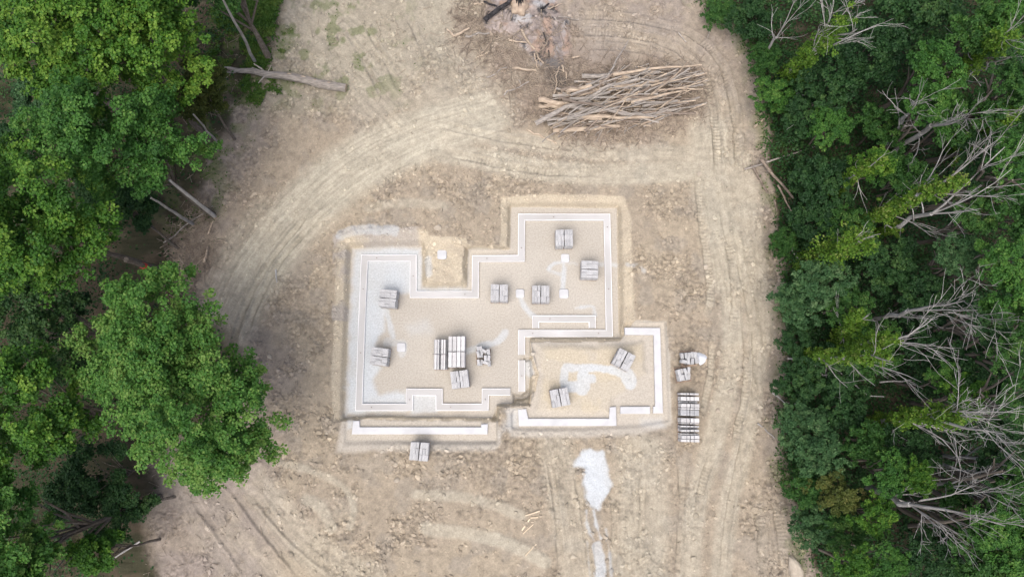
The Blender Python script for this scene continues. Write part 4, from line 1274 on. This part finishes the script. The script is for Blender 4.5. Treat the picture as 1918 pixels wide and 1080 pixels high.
def stick(name, label, cat, a_px, b_px, za, zb, r0, r1, mat, group=None, cap=None, bend=.05, sides=7):
    ax_, ay_, ag = PG(*a_px); bx_, by_, bg = PG(*b_px)
    p = np.array([ax_, ay_, ag + za]); q = np.array([bx_, by_, bg + zb])
    c = p.copy()
    n = 6
    ts = np.linspace(0, 1, n)[:, None]
    L = np.linalg.norm(q - p)
    pts = (p - c) * (1 - ts) + (q - c) * ts
    pts[1:-1] += rng.normal(0, bend * min(L, 3) * .3, (n - 2, 3)) * np.array([1, 1, .3])
    me = tube(name, pts, np.linspace(r0, r1, n), sides, mat, cap, rough=.05)
    o = link(name, me, None, tuple(c))
    if label: tag(o, label, cat, group)
    return o
EG = 'fallen sticks along the wood edges'
stick('fallen_branch', 'long pale fallen stem lying in the dark shrubs beside the track', 'branch', (1465, 672), (1625, 742), 1.0, 2.2, .07, .03, M['dead_bark'], EG, bend=.3)
stick('fallen_branch', 'short pale snag lying in the dark shrubs', 'branch', (1545, 744), (1577, 745), 1.2, 1.3, .07, .05, M['dead_bark'], EG)
stick('fallen_branch', 'pale broken stem right of the short snag, higher up', 'branch', (1620, 716), (1680, 712), 2.0, 2.4, .06, .04, M['dead_bark'], EG)
stick('fallen_branch', 'thin forked stem leaning out of the wood at lower mid height', 'branch', (1443, 735), (1500, 775), .3, 1.0, .05, .03, M['dead_bark'], EG, bend=.15)
stick('fallen_branch', 'thin stem leaning from the track edge below the mid height shrubs', 'branch', (1462, 440), (1492, 495), .4, 1.2, .05, .03, M['dead_bark'], EG, bend=.15)
stick('fallen_log', 'long pale log reaching from the clearing into the upper right wood', 'log', (1393, 318), (1525, 280), .1, 1.0, .08, .04, M['log_grey'], 'tangle of fallen logs at the right edge', M['cut_wood'])
stick('fallen_log', 'brown log slanting down at the right edge, longest of the tangle', 'log', (1420, 303), (1481, 375), .6, .5, .13, .07, M['log_bark'], 'tangle of fallen logs at the right edge', M['cut_wood'])
stick('fallen_log', 'brown log nearest the track in the right edge tangle', 'log', (1405, 310), (1436, 362), .2, .18, .10, .07, M['log_bark'], 'tangle of fallen logs at the right edge', M['cut_wood'])
stick('fallen_log', 'lowest thin log of the right edge tangle', 'log', (1452, 350), (1480, 404), .5, .5, .07, .04, M['log_bark'], 'tangle of fallen logs at the right edge')
stick('fallen_log', 'short upright leaning log at the bottom of the right edge tangle', 'log', (1449, 375), (1454, 396), .12, .1, .06, .04, M['log_bark'], 'tangle of fallen logs at the right edge')
stick('splintered_wood', 'pale splintered stump piece at the right clearing edge', 'wood', (1411, 240), (1427, 226), .12, .25, .10, .05, M['log_pale'], None, M['cut_wood'])
stick('fallen_branch', 'pale thin stick on the top right curve of the track', 'branch', (1270, 62), (1285, 80), .06, .06, .06, .04, M['log_grey'], EG)
stick('fallen_branch', 'pale leaning stick at the wood edge by the top curve', 'branch', (1325, 72), (1331, 36), .06, .8, .05, .03, M['log_grey'], EG)
stick('fallen_branch', 'grey stick pair lying at the lower right track edge', 'branch', (1418, 792), (1450, 820), .1, .1, .06, .03, M['dead_bark'], EG)

# brush at the left edge
LB = 'broken branches at the left clearing edge'
for lab, a, b, za, zb, r0, r1, mt in (
    ('pale debarked stub at the left edge, lowest of the broken branches', (385, 492), (391, 462), .15, .2, .11, .06, 'log_pale'),
    ('thin yellowish broken branch above the pale stub', (390, 440), (403, 415), .1, .3, .06, .03, 'log_pale'),
    ('long thin grey stick crossing the slender trunk base', (310, 456), (405, 388), .3, .5, .05, .02, 'log_grey'),
    ('short brown branch left of the pale stub', (335, 480), (345, 494), .1, .1, .06, .05, 'log_grey'),
    ('short pale stick near the top of the overhanging maple', (350, 506), (362, 524), .1, .1, .05, .03, 'log_pale'),
    ('small pale branch fork on the bare ground left of the yard road', (517, 505), (520, 530), .1, .1, .07, .04, 'dead_bark'),
    ('dark broken limb at the trunk of the overhanging maple', (440, 690), (475, 702), .25, .2, .14, .10, 'bark')):
    stick('broken_branch', lab, 'branch', a, b, za, zb, r0, r1, M[mt], LB, M['cut_wood'] if 'pale' in lab else None)

# the felled trunk
ax_, ay_, ag = PG(650, 168); bx_, by_, bg = PG(427, 132)
p = np.array([ax_, ay_, ag + .27]); q = np.array([bx_, by_, bg + .35])
root = empty('felled_trunk', (ax_, ay_, ag))
tr = [np.array([0, 0, .26])]
for t in np.linspace(.12, 1, 9):
    tr.append((q - p) * t + np.array([0, 0, .26]) + rng.normal(0, .05, 3) + np.array([0, math.sin(t * 3.1) * .12, 0]))
tr = np.array(tr)
stem = link('trunk', tube('trunk', tr, np.array([.33, .32, .31, .30, .28, .27, .26, .22, .17, .12]), 12, M['log_grey'], M['cut_wood'], rough=.05), root)
for i, (dx, dy, dz, r) in enumerate(((-.9, .7, .5, .09), (-.5, -.9, .3, .08), (-1.0, .35, .6, .06), (.5, .6, .4, .05), (-.8, -.3, .5, .06), (-1.2, .25, .1, .09), (-1.1, -.25, .2, .08))):
    s = tr[6 if i < 4 else 8]
    e = s + np.array([dx, dy, dz]) * .9
    link('branch_stub', tube('branch_stub', np.array([s, (s + e) / 2 + rng.normal(0, .06, 3), e]), [r, r * .7, r * .35], 6, M['log_grey']), stem)
for i in range(4):
    s = tr[1 + i] + np.array([0, .12, .25])
    d = (tr[2 + i] - tr[1 + i]) * .35
    link('bark_scar', tube('bark_scar', np.array([s, s + d * .5 + np.array([0, 0, .012]), s + d]), [.02, .07, .02], 5, M['log_pale']), stem)
tag(root, 'long grey felled trunk with broken branch stubs lying at the upper left edge', 'felled trunk')

# ------------------------------------------------------------------ the log heap
def zoom5(x, y): return (820 + x / 3.688, y / 3.688)
LOGS = [
 ('thick grey log lying diagonally across the lower left of the log heap', (670, 885), (1180, 620), .14, .09, 'log_grey', 1.0),
 ('pale-ended thick log at the left tip of the log heap, upper one', (695, 708), (925, 755), .17, .13, 'log_pale', .55),
 ('pale-ended log at the left tip of the log heap, lower one', (697, 742), (900, 765), .13, .11, 'log_pale', .35),
 ('long grey log running through the middle of the log heap', (900, 755), (1500, 830), .13, .07, 'log_grey', .75),
 ('thick brown and tan log along the bottom of the log heap', (795, 908), (1250, 880), .14, .11, 'log_pale', .32),
 ('long tan log second from the bottom of the log heap', (905, 815), (1480, 828), .12, .08, 'log_pale', .6),
 ('short thick pale log at the upper left of the log heap', (885, 668), (1055, 618), .15, .13, 'log_pale', .75),
 ('thin white debarked log under the short thick pale log', (890, 682), (1140, 645), .07, .05, 'log_pale', .65),
 ('long grey log along the top edge of the log heap', (990, 545), (1520, 520), .13, .09, 'log_grey', .55),
 ('long pale pole reaching to the upper right end of the log heap', (1200, 550), (1802, 483), .10, .05, 'log_pale', .95),
 ('pale curved log in the upper middle of the log heap', (1200, 640), (1510, 600), .12, .08, 'log_pale', 1.1),
 ('thin pale pole slanting steeply across the right part of the log heap', (1450, 702), (1702, 475), .06, .04, 'log_pale', 1.35),
 ('thin crooked pole sticking up out of the top of the log heap', (1130, 622), (1302, 322), .08, .03, 'log_grey', 1.0),
 ('brown log crossing the top middle of the log heap', (1100, 640), (1240, 500), .08, .05, 'log_bark', 1.0),
 ('long brown log near the lower right of the log heap', (1210, 800), (1770, 802), .09, .05, 'log_bark', .6),
 ('dark grey log at the right end of the log heap', (1400, 760), (1790, 700), .09, .05, 'log_grey', .8),
 ('pale brown log at the lower right of the log heap centre', (1320, 740), (1700, 660), .09, .05, 'log_pale', 1.0),
 ('thin stick lying alone just below left of the log heap', (622, 898), (822, 995), .05, .04, 'log_pale', .06),
 ('slender grey log pointing to the far upper right of the log heap', (1380, 620), (1850, 590), .07, .03, 'log_grey', .9),
 ('brown log at the upper left edge of the log heap', (850, 640), (1090, 585), .13, .10, 'log_bark', .4),
]
GL = 'logs of the heap beside the burn pile'
for lab, a, b, r0, r1, mt, z in LOGS:
    stick('log', lab, 'log', zoom5(*a), zoom5(*b), max(z * .9, r0 * 1.25 + .02), max(z * .9, r0 * 1.25 + .02), r0 * 1.25, r1 * 1.25, M[mt], GL, M['cut_wood'], bend=.10, sides=8)
# the rest of the heap: nothing tells these apart
LOGMESH = []
for k in range(14):
    ts = np.linspace(-.5, .5, 7)
    pts = np.stack([ts, np.cumsum(rng.normal(0, .012, 7)), np.cumsum(rng.normal(0, .006, 7))], 1)
    pts[:, 1] -= pts[:, 1].mean(); pts[:, 2] -= pts[:, 2].mean()
    LOGMESH.append(pts)
heap_poly = np.array([zoom5(*p) for p in [(880, 640), (1000, 545), (1400, 470), (1760, 500), (1790, 640), (1770, 780), (1500, 850), (1250, 890), (900, 900), (760, 830), (850, 720)]])
cnt = 0
while cnt < 235:
    px_ = rng.uniform(1020, 1302); py_ = rng.uniform(128, 245)
    if not inside(np.array([px_]), np.array([py_]), heap_poly)[0]: continue
    x, y, g = PG(px_, py_)
    edge = float(seg_dist(np.array([px_]), np.array([py_]), heap_poly, True)[0][0]) / 25.0
    hgt = .06 + rng.random() ** .7 * min(1.05, .15 + edge * .66)
    right = (px_ - 1020) / 280
    L = rng.uniform(2.0, 4.8) * (1.0 - .25 * right)
    L = min(L, 1.6 + edge * 2.6)
    rad = (.026 + .085 * rng.random() ** 1.5) * (1.15 - .45 * right)
    ang = math.radians(rng.normal(14, 10 + 10 * rng.random()))
    mt = rng.choice(['log_grey', 'log_bark', 'log_pale', 'log_grey'])
    pts = LOGMESH[cnt % 14] * np.array([L, L, L * .6])
    taper = np.linspace(1.1, .55, 7)
    if rng.random() < .35: taper = taper[::-1]
    me = tube('log', pts, rad * taper, 6, M[mt], M['cut_wood'], rough=.06)
    o = link('log', me, None, (x, y, g + hgt + rad), (0, rng.normal(0, .05), ang))
    tone = {'log_grey': 'grey', 'log_bark': 'brown', 'log_pale': 'tan'}[str(mt)]
    zone = ('left', 'middle', 'right')[min(2, int(right * 3))]
    row = 'upper' if py_ < 172 else ('central' if py_ < 206 else 'lower')
    tag(o, f"{'stout' if rad > .055 else 'slim'} {'long' if L > 3 else 'short'} {tone} log in the {row} {zone} part of the log heap", 'log', GL)
    cnt += 1
# ragged short sticks round the foot of the heap
for k in range(60):
    px_ = rng.uniform(1015, 1180); py_ = rng.normal(247, 8)
    x, y, g = PG(px_, py_)
    L = rng.uniform(.4, 1.3)
    me = tube('stick', LOGMESH[k % 14] * L, rng.uniform(.02, .045) * np.linspace(1, .6, 7), 5, M[rng.choice(['log_grey', 'log_pale', 'log_bark'])])
    o = link('stick', me, None, (x, y, g + rng.uniform(.05, .22)), (0, rng.normal(0, .1), math.radians(rng.normal(55, 35))))
    tag(o, 'short loose stick along the lower edge of the log heap', 'stick', 'sticks at the foot of the log heap')

# ------------------------------------------------------------------ burn pile
def zoom8(x, y): return (840 + x / 6.0, y / 6.0)
BP = 'wood around the burn pile'
for lab, a, b, za, zb, r0, r1, mt in (
    ('charred black log slanting across the top left of the ash', (410, 250), (700, 20), .25, .35, .20, .14, 'char'),
    ('brown pole lying over the ash towards its lower tip', (820, 350), (1075, 725), .2, .15, .11, .06, 'log_pale'),
    ('thin black charred pole in the lower ash', (1065, 380), (1130, 650), .12, .1, .06, .04, 'char'),
    ('pale debarked log pointing left of the burn pile', (70, 420), (240, 340), .15, .3, .13, .08, 'log_pale'),
    ('grey root end left of the pale debarked log', (-10, 355), (70, 425), .35, .15, .05, .10, 'log_pale'),
    ('grey log lying right of the pale debarked log', (190, 420), (460, 385), .12, .12, .10, .06, 'log_grey'),
    ('pale stick below the middle of the ash', (680, 465), (880, 490), .12, .12, .07, .05, 'log_pale'),
    ('pale forked stick lower left of the ash', (310, 662), (440, 598), .07, .1, .06, .04, 'log_pale'),
    ('thin stick rising from the lower left toward the ash', (365, 615), (490, 450), .08, .15, .05, .03, 'log_pale'),
    ('long thin stick below the ash slanting up right', (430, 880), (660, 765), .08, .1, .06, .04, 'log_grey'),
    ('pale grey split log below the ash', (740, 775), (990, 805), .12, .12, .10, .07, 'log_pale'),
    ('crooked stick standing out below the ash tip', (965, 610), (1010, 790), .1, .15, .06, .04, 'log_pale'),
    ('pale stick right of the charred tip', (1275, 745), (1325, 895), .1, .1, .08, .05, 'log_pale'),
    ('thin pale pole crossing from the ash tip to the log heap', (1180, 1075), (1240, 770), .15, .3, .06, .04, 'log_pale'),
    ('long thin pole lying below the burn pile', (620, 1080), (905, 925), .06, .1, .06, .04, 'log_grey'),
    ('short stick beside the long thin pole below the burn pile', (790, 900), (860, 1030), .07, .07, .05, .04, 'log_grey'),
    ('pale stick right of the burnt stump', (1110, 105), (1275, 55), .1, .12, .05, .03, 'log_pale'),
    ('black charred chunk right of the burnt stump', (1040, 120), (1130, 60), .15, .2, .10, .06, 'char'),
    ('black charred branch left of the burnt stump', (400, 40), (545, 90), .2, .2, .08, .06, 'char'),
    ('pale broken log at the top left of the burn pile', (285, 62), (400, 45), .12, .12, .08, .06, 'log_pale'),
    ('pale bark strip right of the ash', (1390, 660), (1480, 640), .08, .08, .08, .06, 'log_pale'),
    ('thin arching stick right of the ash', (1190, 210), (1330, 335), .15, .12, .05, .03, 'log_grey'),
    ('grey stick pointing right from the top of the ash', (1230, 200), (1465, 230), .1, .08, .05, .03, 'log_grey')):
    stick('charred_log' if mt == 'char' else 'branch', lab, 'log' if mt == 'char' else 'branch', zoom8(*a), zoom8(*b), za + .03, zb + .03, r0, r1, M[mt], BP, None, .12)

# burnt stump: flared pale root crown with black char tongues
sx, sy, sg = PG(973, 14)
root = empty('burnt_stump', (sx, sy, sg))
Vs, n_t = [], 28
rings = [(.62, -.1, .12), (.66, .10, .14), (.62, .26, .12), (.50, .40, .08), (.30, .47, .04)]
for (r, z, w) in rings:
    for i in range(n_t):
        t = i / n_t * 2 * math.pi
        rr_ = r * (1 + w * math.sin(5 * t + 1) + rng.normal(0, .02))
        Vs.append((rr_ * math.cos(t) * 1.02, rr_ * math.sin(t) * 1.1, z + rng.normal(0, .012)))
Vs.append((0, 0, .45))
Fq = [(k * n_t + i, k * n_t + (i + 1) % n_t, (k + 1) * n_t + (i + 1) % n_t, (k + 1) * n_t + i) for k in range(4) for i in range(n_t)]
Ft = [(4 * n_t + i, 4 * n_t + (i + 1) % n_t, 5 * n_t) for i in range(n_t)]
link('stump_body', mesh_np('stump_body', np.array(Vs), [np.array(Fq), np.array(Ft)], M['stump'], smooth=True), root)
for k, (ox, ln, ang) in enumerate(((-.27, .55, 100), (-.05, .75, 93), (.12, .7, 86), (.3, .5, 78), (.02, .5, 70))):
    a = math.radians(-ang)
    s = np.array([ox * .6, .5, .46]); e = s + np.array([math.cos(a) * ln, math.sin(a) * ln, -.02])
    link('char_tongue', tube('char_tongue', np.array([s, (s + e) / 2 + np.array([0, 0, .02]), e]), [.09, .07, .012], 6, M['char']), root)
tag(root, 'burnt pale tree stump with black charred tongues at the top edge', 'stump')

# pale timber offcuts on the lower yard
for lab, a, b in (('topmost pale timber offcut on the lower yard', (984, 965), (1010.7, 955.5)), ('short pale timber offcut meeting the steep one', (993.5, 969), (1008, 967.5)),
                  ('steep pale timber offcut, left of the yard group', (977.5, 992.6), (992.2, 971)), ('thin timber offcut below the steep one', (979.4, 998.6), (999, 980.8)),
                  ('lowest pale timber offcut, lying apart below the others', (984, 1039.5), (1004.7, 1017.8))):
    ax_, ay_, ag = PG(*a); bx_, by_, bg = PG(*b)
    L = math.hypot(bx_ - ax_, by_ - ay_)
    me = box_mesh('timber_offcut', L, .085 if 'thin' not in lab else .05, .04, .006, M['board'])
    mz = max(gz(ax_, ay_), gz(bx_, by_), gz((ax_ + bx_) / 2, (ay_ + by_) / 2))
    o = link('timber_offcut', me, None, ((ax_ + bx_) / 2, (ay_ + by_) / 2, mz + .005), (0, 0, math.atan2(by_ - ay_, bx_ - ax_)))
    tag(o, lab, 'timber', 'pale timber offcuts on the lower yard')

# ------------------------------------------------------------------ stones and clods
def ico():
    t = (1 + 5 ** .5) / 2
    V = np.array([(-1, t, 0), (1, t, 0), (-1, -t, 0), (1, -t, 0), (0, -1, t), (0, 1, t), (0, -1, -t), (0, 1, -t), (t, 0, -1), (t, 0, 1), (-t, 0, -1), (-t, 0, 1)], float)
    V /= np.linalg.norm(V[0])
    F = np.array([(0, 11, 5), (0, 5, 1), (0, 1, 7), (0, 7, 10), (0, 10, 11), (1, 5, 9), (5, 11, 4), (11, 10, 2), (10, 7, 6), (7, 1, 8), (3, 9, 4), (3, 4, 2), (3, 2, 6), (3, 6, 8), (3, 8, 9), (4, 9, 5), (2, 4, 11), (6, 2, 10), (8, 6, 7), (9, 8, 1)])
    return V, F
IV, IF = ico()

def rock_mesh(name, sx, sy, sz, mat, seed, jag=.16):
    rs = np.random.default_rng(seed)
    V = IV * (1 + rs.normal(0, jag, (12, 1))) * np.array([sx, sy, sz])
    # one subdivision by midpoints with jitter
    V = list(map(tuple, V)); F = []; cache = {}
    def mid(a, b):
        k = (min(a, b), max(a, b))
        if k not in cache:
            m = (np.array(V[a]) + np.array(V[b])) / 2
            m = m * (1.14 + rs.normal(0, jag * .25))
            V.append(tuple(m)); cache[k] = len(V) - 1
        return cache[k]
    for a, b, c in IF:
        ab, bc, ca = mid(a, b), mid(b, c), mid(c, a)
        F += [(a, ab, ca), (b, bc, ab), (c, ca, bc), (ab, bc, ca)]
    return mesh_np(name, np.array(V), np.array(F), mat)
x, y, z = PG(1488, 1068)
o = link('stone_block', rock_mesh('stone_block', .46, 1.05, .40, M['rock'], 3, .05), None, (x, y, z + .16), (0, 0, .12))
tag(o, 'large pale stone block at the bottom edge where clearing meets wood', 'stone')
for k, (px, py, s, lab) in enumerate(((743, 898, .22, 'pale angular stone below the lone block pallet'), (1310, 326, .20, 'pale stone on the upper right track crossing'), (597, 213, .26, 'pale flat stone left of the curved road top'),
                                 (820, 426, .30, 'pale split stone above the sand island pad'), (500, 575, .24, 'pale stone left of the pit at mid height'), (505, 668, .2, 'pale stone right of the overhanging maple trunk'),
                                 (1368, 730, .22, 'larger pale stone beside the lower right tracks'), (1345, 768, .2, 'pale stone between track and strapped slab bundles'), (690, 1055, .2, 'lone pale stone near the bottom edge of the yard'),
                                 (1322, 500, .26, 'broken clod cluster head beside the treaded track'))):
    x, y, z = PG(px, py)
    o = link('stone', rock_mesh('stone', s, s * .8, s * .5, M['rock'], 20 + k), None, (x, y, z + s * .15), (0, 0, k * 1.1))
    tag(o, lab, 'stone', 'larger stones on the bare soil')

def clods(name, n, xs, ys, prob, smin, smax, mat, flat=.6, powr=3.0):
    x = rng.uniform(*xs, n); y = rng.uniform(*ys, n)
    keep = rng.random(n) < sample(prob, x, y)
    x, y = x[keep], y[keep]; n = len(x)
    s = smin + (smax - smin) * rng.random(n) ** powr
    z = sample(Hn, x, y) + s * .12
    jit = 1 + rng.normal(0, .30, (n, 12, 1))
    ang = rng.uniform(0, 6.28, n)
    c, sn = np.cos(ang)[:, None], np.sin(ang)[:, None]
    base = IV[None] * jit * s[:, None, None] * np.array([1, .8, flat])
    V = np.stack([base[..., 0] * c - base[..., 1] * sn + x[:, None], base[..., 0] * sn + base[..., 1] * c + y[:, None], base[..., 2] + z[:, None]], -1).reshape(-1, 3)
    F = (np.arange(n)[:, None, None] * 12 + IF[None]).reshape(-1, 3)
    me = mesh_np(name, V, F, mat)
    cols = np.stack([sample(RGB[..., k], x, y) for k in range(3)], 1)
    cols = np.clip(cols * rng.uniform(.92, 1.42, (n, 1)), 0, .62)
    a = me.attributes.new('soil', 'FLOAT_COLOR', 'POINT')
    a.data.foreach_set('color', np.concatenate([np.repeat(cols, 12, 0), np.ones((n * 12, 1))], 1).astype(np.float32).ravel())
    a = me.attributes.new('rough', 'FLOAT', 'POINT')
    a.data.foreach_set('value', np.full(n * 12, .5, np.float32))
    o = link(name, me)
    tag(o, 'loose soil clods scattered over the bare ground', 'soil', kind='stuff')
    return n
clod_p = np.clip(rough * sstep(.38, .62, fbm(X, Y, 1.5, 3, 151)) * 1.6 * (1 - forest) * (1 - compact * .7) * (1 - ash), 0, 1)
nc = clods('soil_clods', 75000, (-21, 21), (-12.8, 30), (clod_p + .02) * (1 - np.clip(dug * 1.2, 0, 1)) * (1 - np.clip(lime * 1.5, 0, 1)), .03, .20, M['soil'], .5, 4.0)
pit_p = np.clip(dug * .25 + .02, 0, 1) * (1 - floor) * (sample is not None)
nc2 = clods('bank_crumbs', 9000, (-14, 12), (-4, 16), np.clip(bank * .9 + (ti > .1) * .5 + gs * .1, 0, 1), .025, .09, M['soil'])

# ------------------------------------------------------------------ twigs, grass and undergrowth
def twigs(name, n, prob, lo, hi, rmin, rmax, xs, ys, lab, lift=.03):
    x = rng.uniform(*xs, n); y = rng.uniform(*ys, n)
    keep = rng.random(n) < sample(prob, x, y)
    x, y = x[keep], y[keep]; n = len(x)
    L = lo + (hi - lo) * rng.random(n) ** 2.5
    a = rng.uniform(0, 6.28, n); tz = rng.normal(0, .12, n)
    d = np.stack([np.cos(a), np.sin(a), tz], 1) * L[:, None] / 2
    c = np.stack([x, y, sample(Hn, x, y) + lift + rng.random(n) * .08], 1)
    r = rng.uniform(rmin, rmax, n)
    sd_ = np.stack([-np.sin(a), np.cos(a), np.zeros(n)], 1) * r[:, None]
    up = np.array([[0, 0, 1.0]]) * r[:, None] * 1.4
    V = np.stack([c - d - sd_, c - d + sd_, c - d + up, c + d - sd_ * .5, c + d + sd_ * .5, c + d + up * .5], 1).reshape(-1, 3)
    i = np.arange(n)[:, None] * 6
    F = np.concatenate([i + np.array([[0, 3, 5, 2]]), i + np.array([[1, 2, 5, 4]]), i + np.array([[0, 1, 4, 3]])], 1).reshape(-1, 4)
    o = link(name, mesh_np(name, V, F, M['twig']))
    tag(o, lab, 'twigs', kind='stuff')
twig_p = np.clip(brush * .9 + sstep(3.0, -1, np.minimum(dL, dR)) * .28 * (1 - dug) + low_left * .14 + top_band * .26, 0, 1) * (1 - ash * .7)
twigs('brush_litter', 19000, twig_p, .12, .9, .008, .026, (-25, 21), (-12.8, 30), 'fine broken twigs littering the ground round the heaps and edges')

twigs('brush_litter', 4800, np.clip(brush * 1.3 - .3, 0, 1) * (1 - ash * .6), .3, 2.0, .014, .04, (-6, 16), (17, 30), 'pale broken sticks strewn between the burn pile and the log heap', .05)

tangle = sstep(.6, -.8, sdf_w(Parr([(320, 430), (380, 380), (408, 420), (400, 500), (360, 540), (310, 520)]), 2.0) + wob(85, .5, 1.1))
twigs('brush_litter', 9000, np.clip(tangle * .55, 0, 1), .25, 1.7, .012, .035, (-27, -18), (4, 16), 'tangle of broken sticks on the bare ground at the left clearing edge', .06)

def leaf_cover(name, n, prob, hmap, size, mat, xs, ys, lab, cat, upn=.9):
    x = rng.uniform(*xs, n); y = rng.uniform(*ys, n)
    keep = rng.random(n) < sample(prob, x, y)
    x, y = x[keep], y[keep]; n = len(x)
    hm = sample(hmap, x, y)
    z = sample(Hn, x, y) + hm * (.45 + .55 * rng.random(n) ** .5) + .03
    cl = vnoise(x, y, .8, 171)
    Nn = rng.normal(0, .55, (n, 3)) + np.array([0, 0, upn])
    sz = size * rng.uniform(.6, 1.3, n)
    tn = np.clip(.15 + cl * .6 + rng.normal(0, .15, n), 0, 1)
    o = link(name, leaves(name, np.stack([x, y, z], 1), Nn, sz, tn, mat))
    tag(o, lab, cat, kind='stuff')
und = forest.copy()
uh = .35 + 2.2 * sstep(.35, .7, fbm(X, Y, 2.6, 3, 161)) * sstep(-.2, -3.0, np.minimum(dR, dL))
open_l = sstep(-3.5, -.8, dL) * (Y < 17) * (dL < 2)
open_l = open_l * sstep(.50, .36, fbm(X, Y, 1.8, 3, 163))
pr = np.where(dL < .5, und * (1 - .85 * sstep(-6.5, -1.5, dL)), und)
leaf_cover('undergrowth', 150000, np.clip(pr, 0, 1) * sstep(8, 0, far_n), uh, .21, M['leaf_dark'], (16, 46), (-16, 36), 'dense low leafy undergrowth covering the right wood floor', 'undergrowth')
leaf_cover('undergrowth', 70000, np.clip(pr, 0, 1), uh, .21, M['leaf_dark'], (-46, -14), (-16, 36), 'dense low leafy undergrowth covering the left wood floor', 'undergrowth')
edge_r = sstep(.1, -.5, dR) * sstep(-4.0, -2.0, dR) * sstep(-.4, .6, sdf_w(Parr([(1395, 290), (1440, 290), (1490, 370), (1485, 410), (1445, 410), (1420, 360)]), 2.0))
leaf_cover('undergrowth', 45000, edge_r * sstep(.3, .5, fbm(X, Y, 1.0, 3, 167)), .25 + .6 * uh * .4, .17, M['leaf_mid'], (9, 24), (-14, 32), 'low green weeds along the edge of the right wood', 'undergrowth')
gp = np.clip(green * .9 + sprout * .16 + sstep(.4, -.6, dR) * sstep(.45, .6, fbm(X, Y, .9, 3, 165)) * .8, 0, 1)
lawn = sstep(.5, -.6, sdf_w(Parr([(395, -60), (535, -60), (522, 20), (520, 70), (505, 130), (520, 175), (480, 200), (440, 180), (400, 110)]), 2.0) + wob(85, .6, 1.1))
leaf_cover('grass', 90000, lawn * sstep(.33, .5, fbm(X, Y, .9, 3, 169)), np.full(X.shape, .22), .16, M['grass'], (-26, -15), (17, 34), 'patch of green grass and weeds at the upper left clearing edge', 'grass', .8)
leaf_cover('grass', 60000, gp * sstep(-4.5, -2.5, np.minimum(dL, dR)), np.full(X.shape, .12), .13, M['grass'], (-25, 21), (-12.8, 30), 'short green grass and weeds sprouting at the clearing edges', 'grass', .5)
print('clods', nc, nc2)
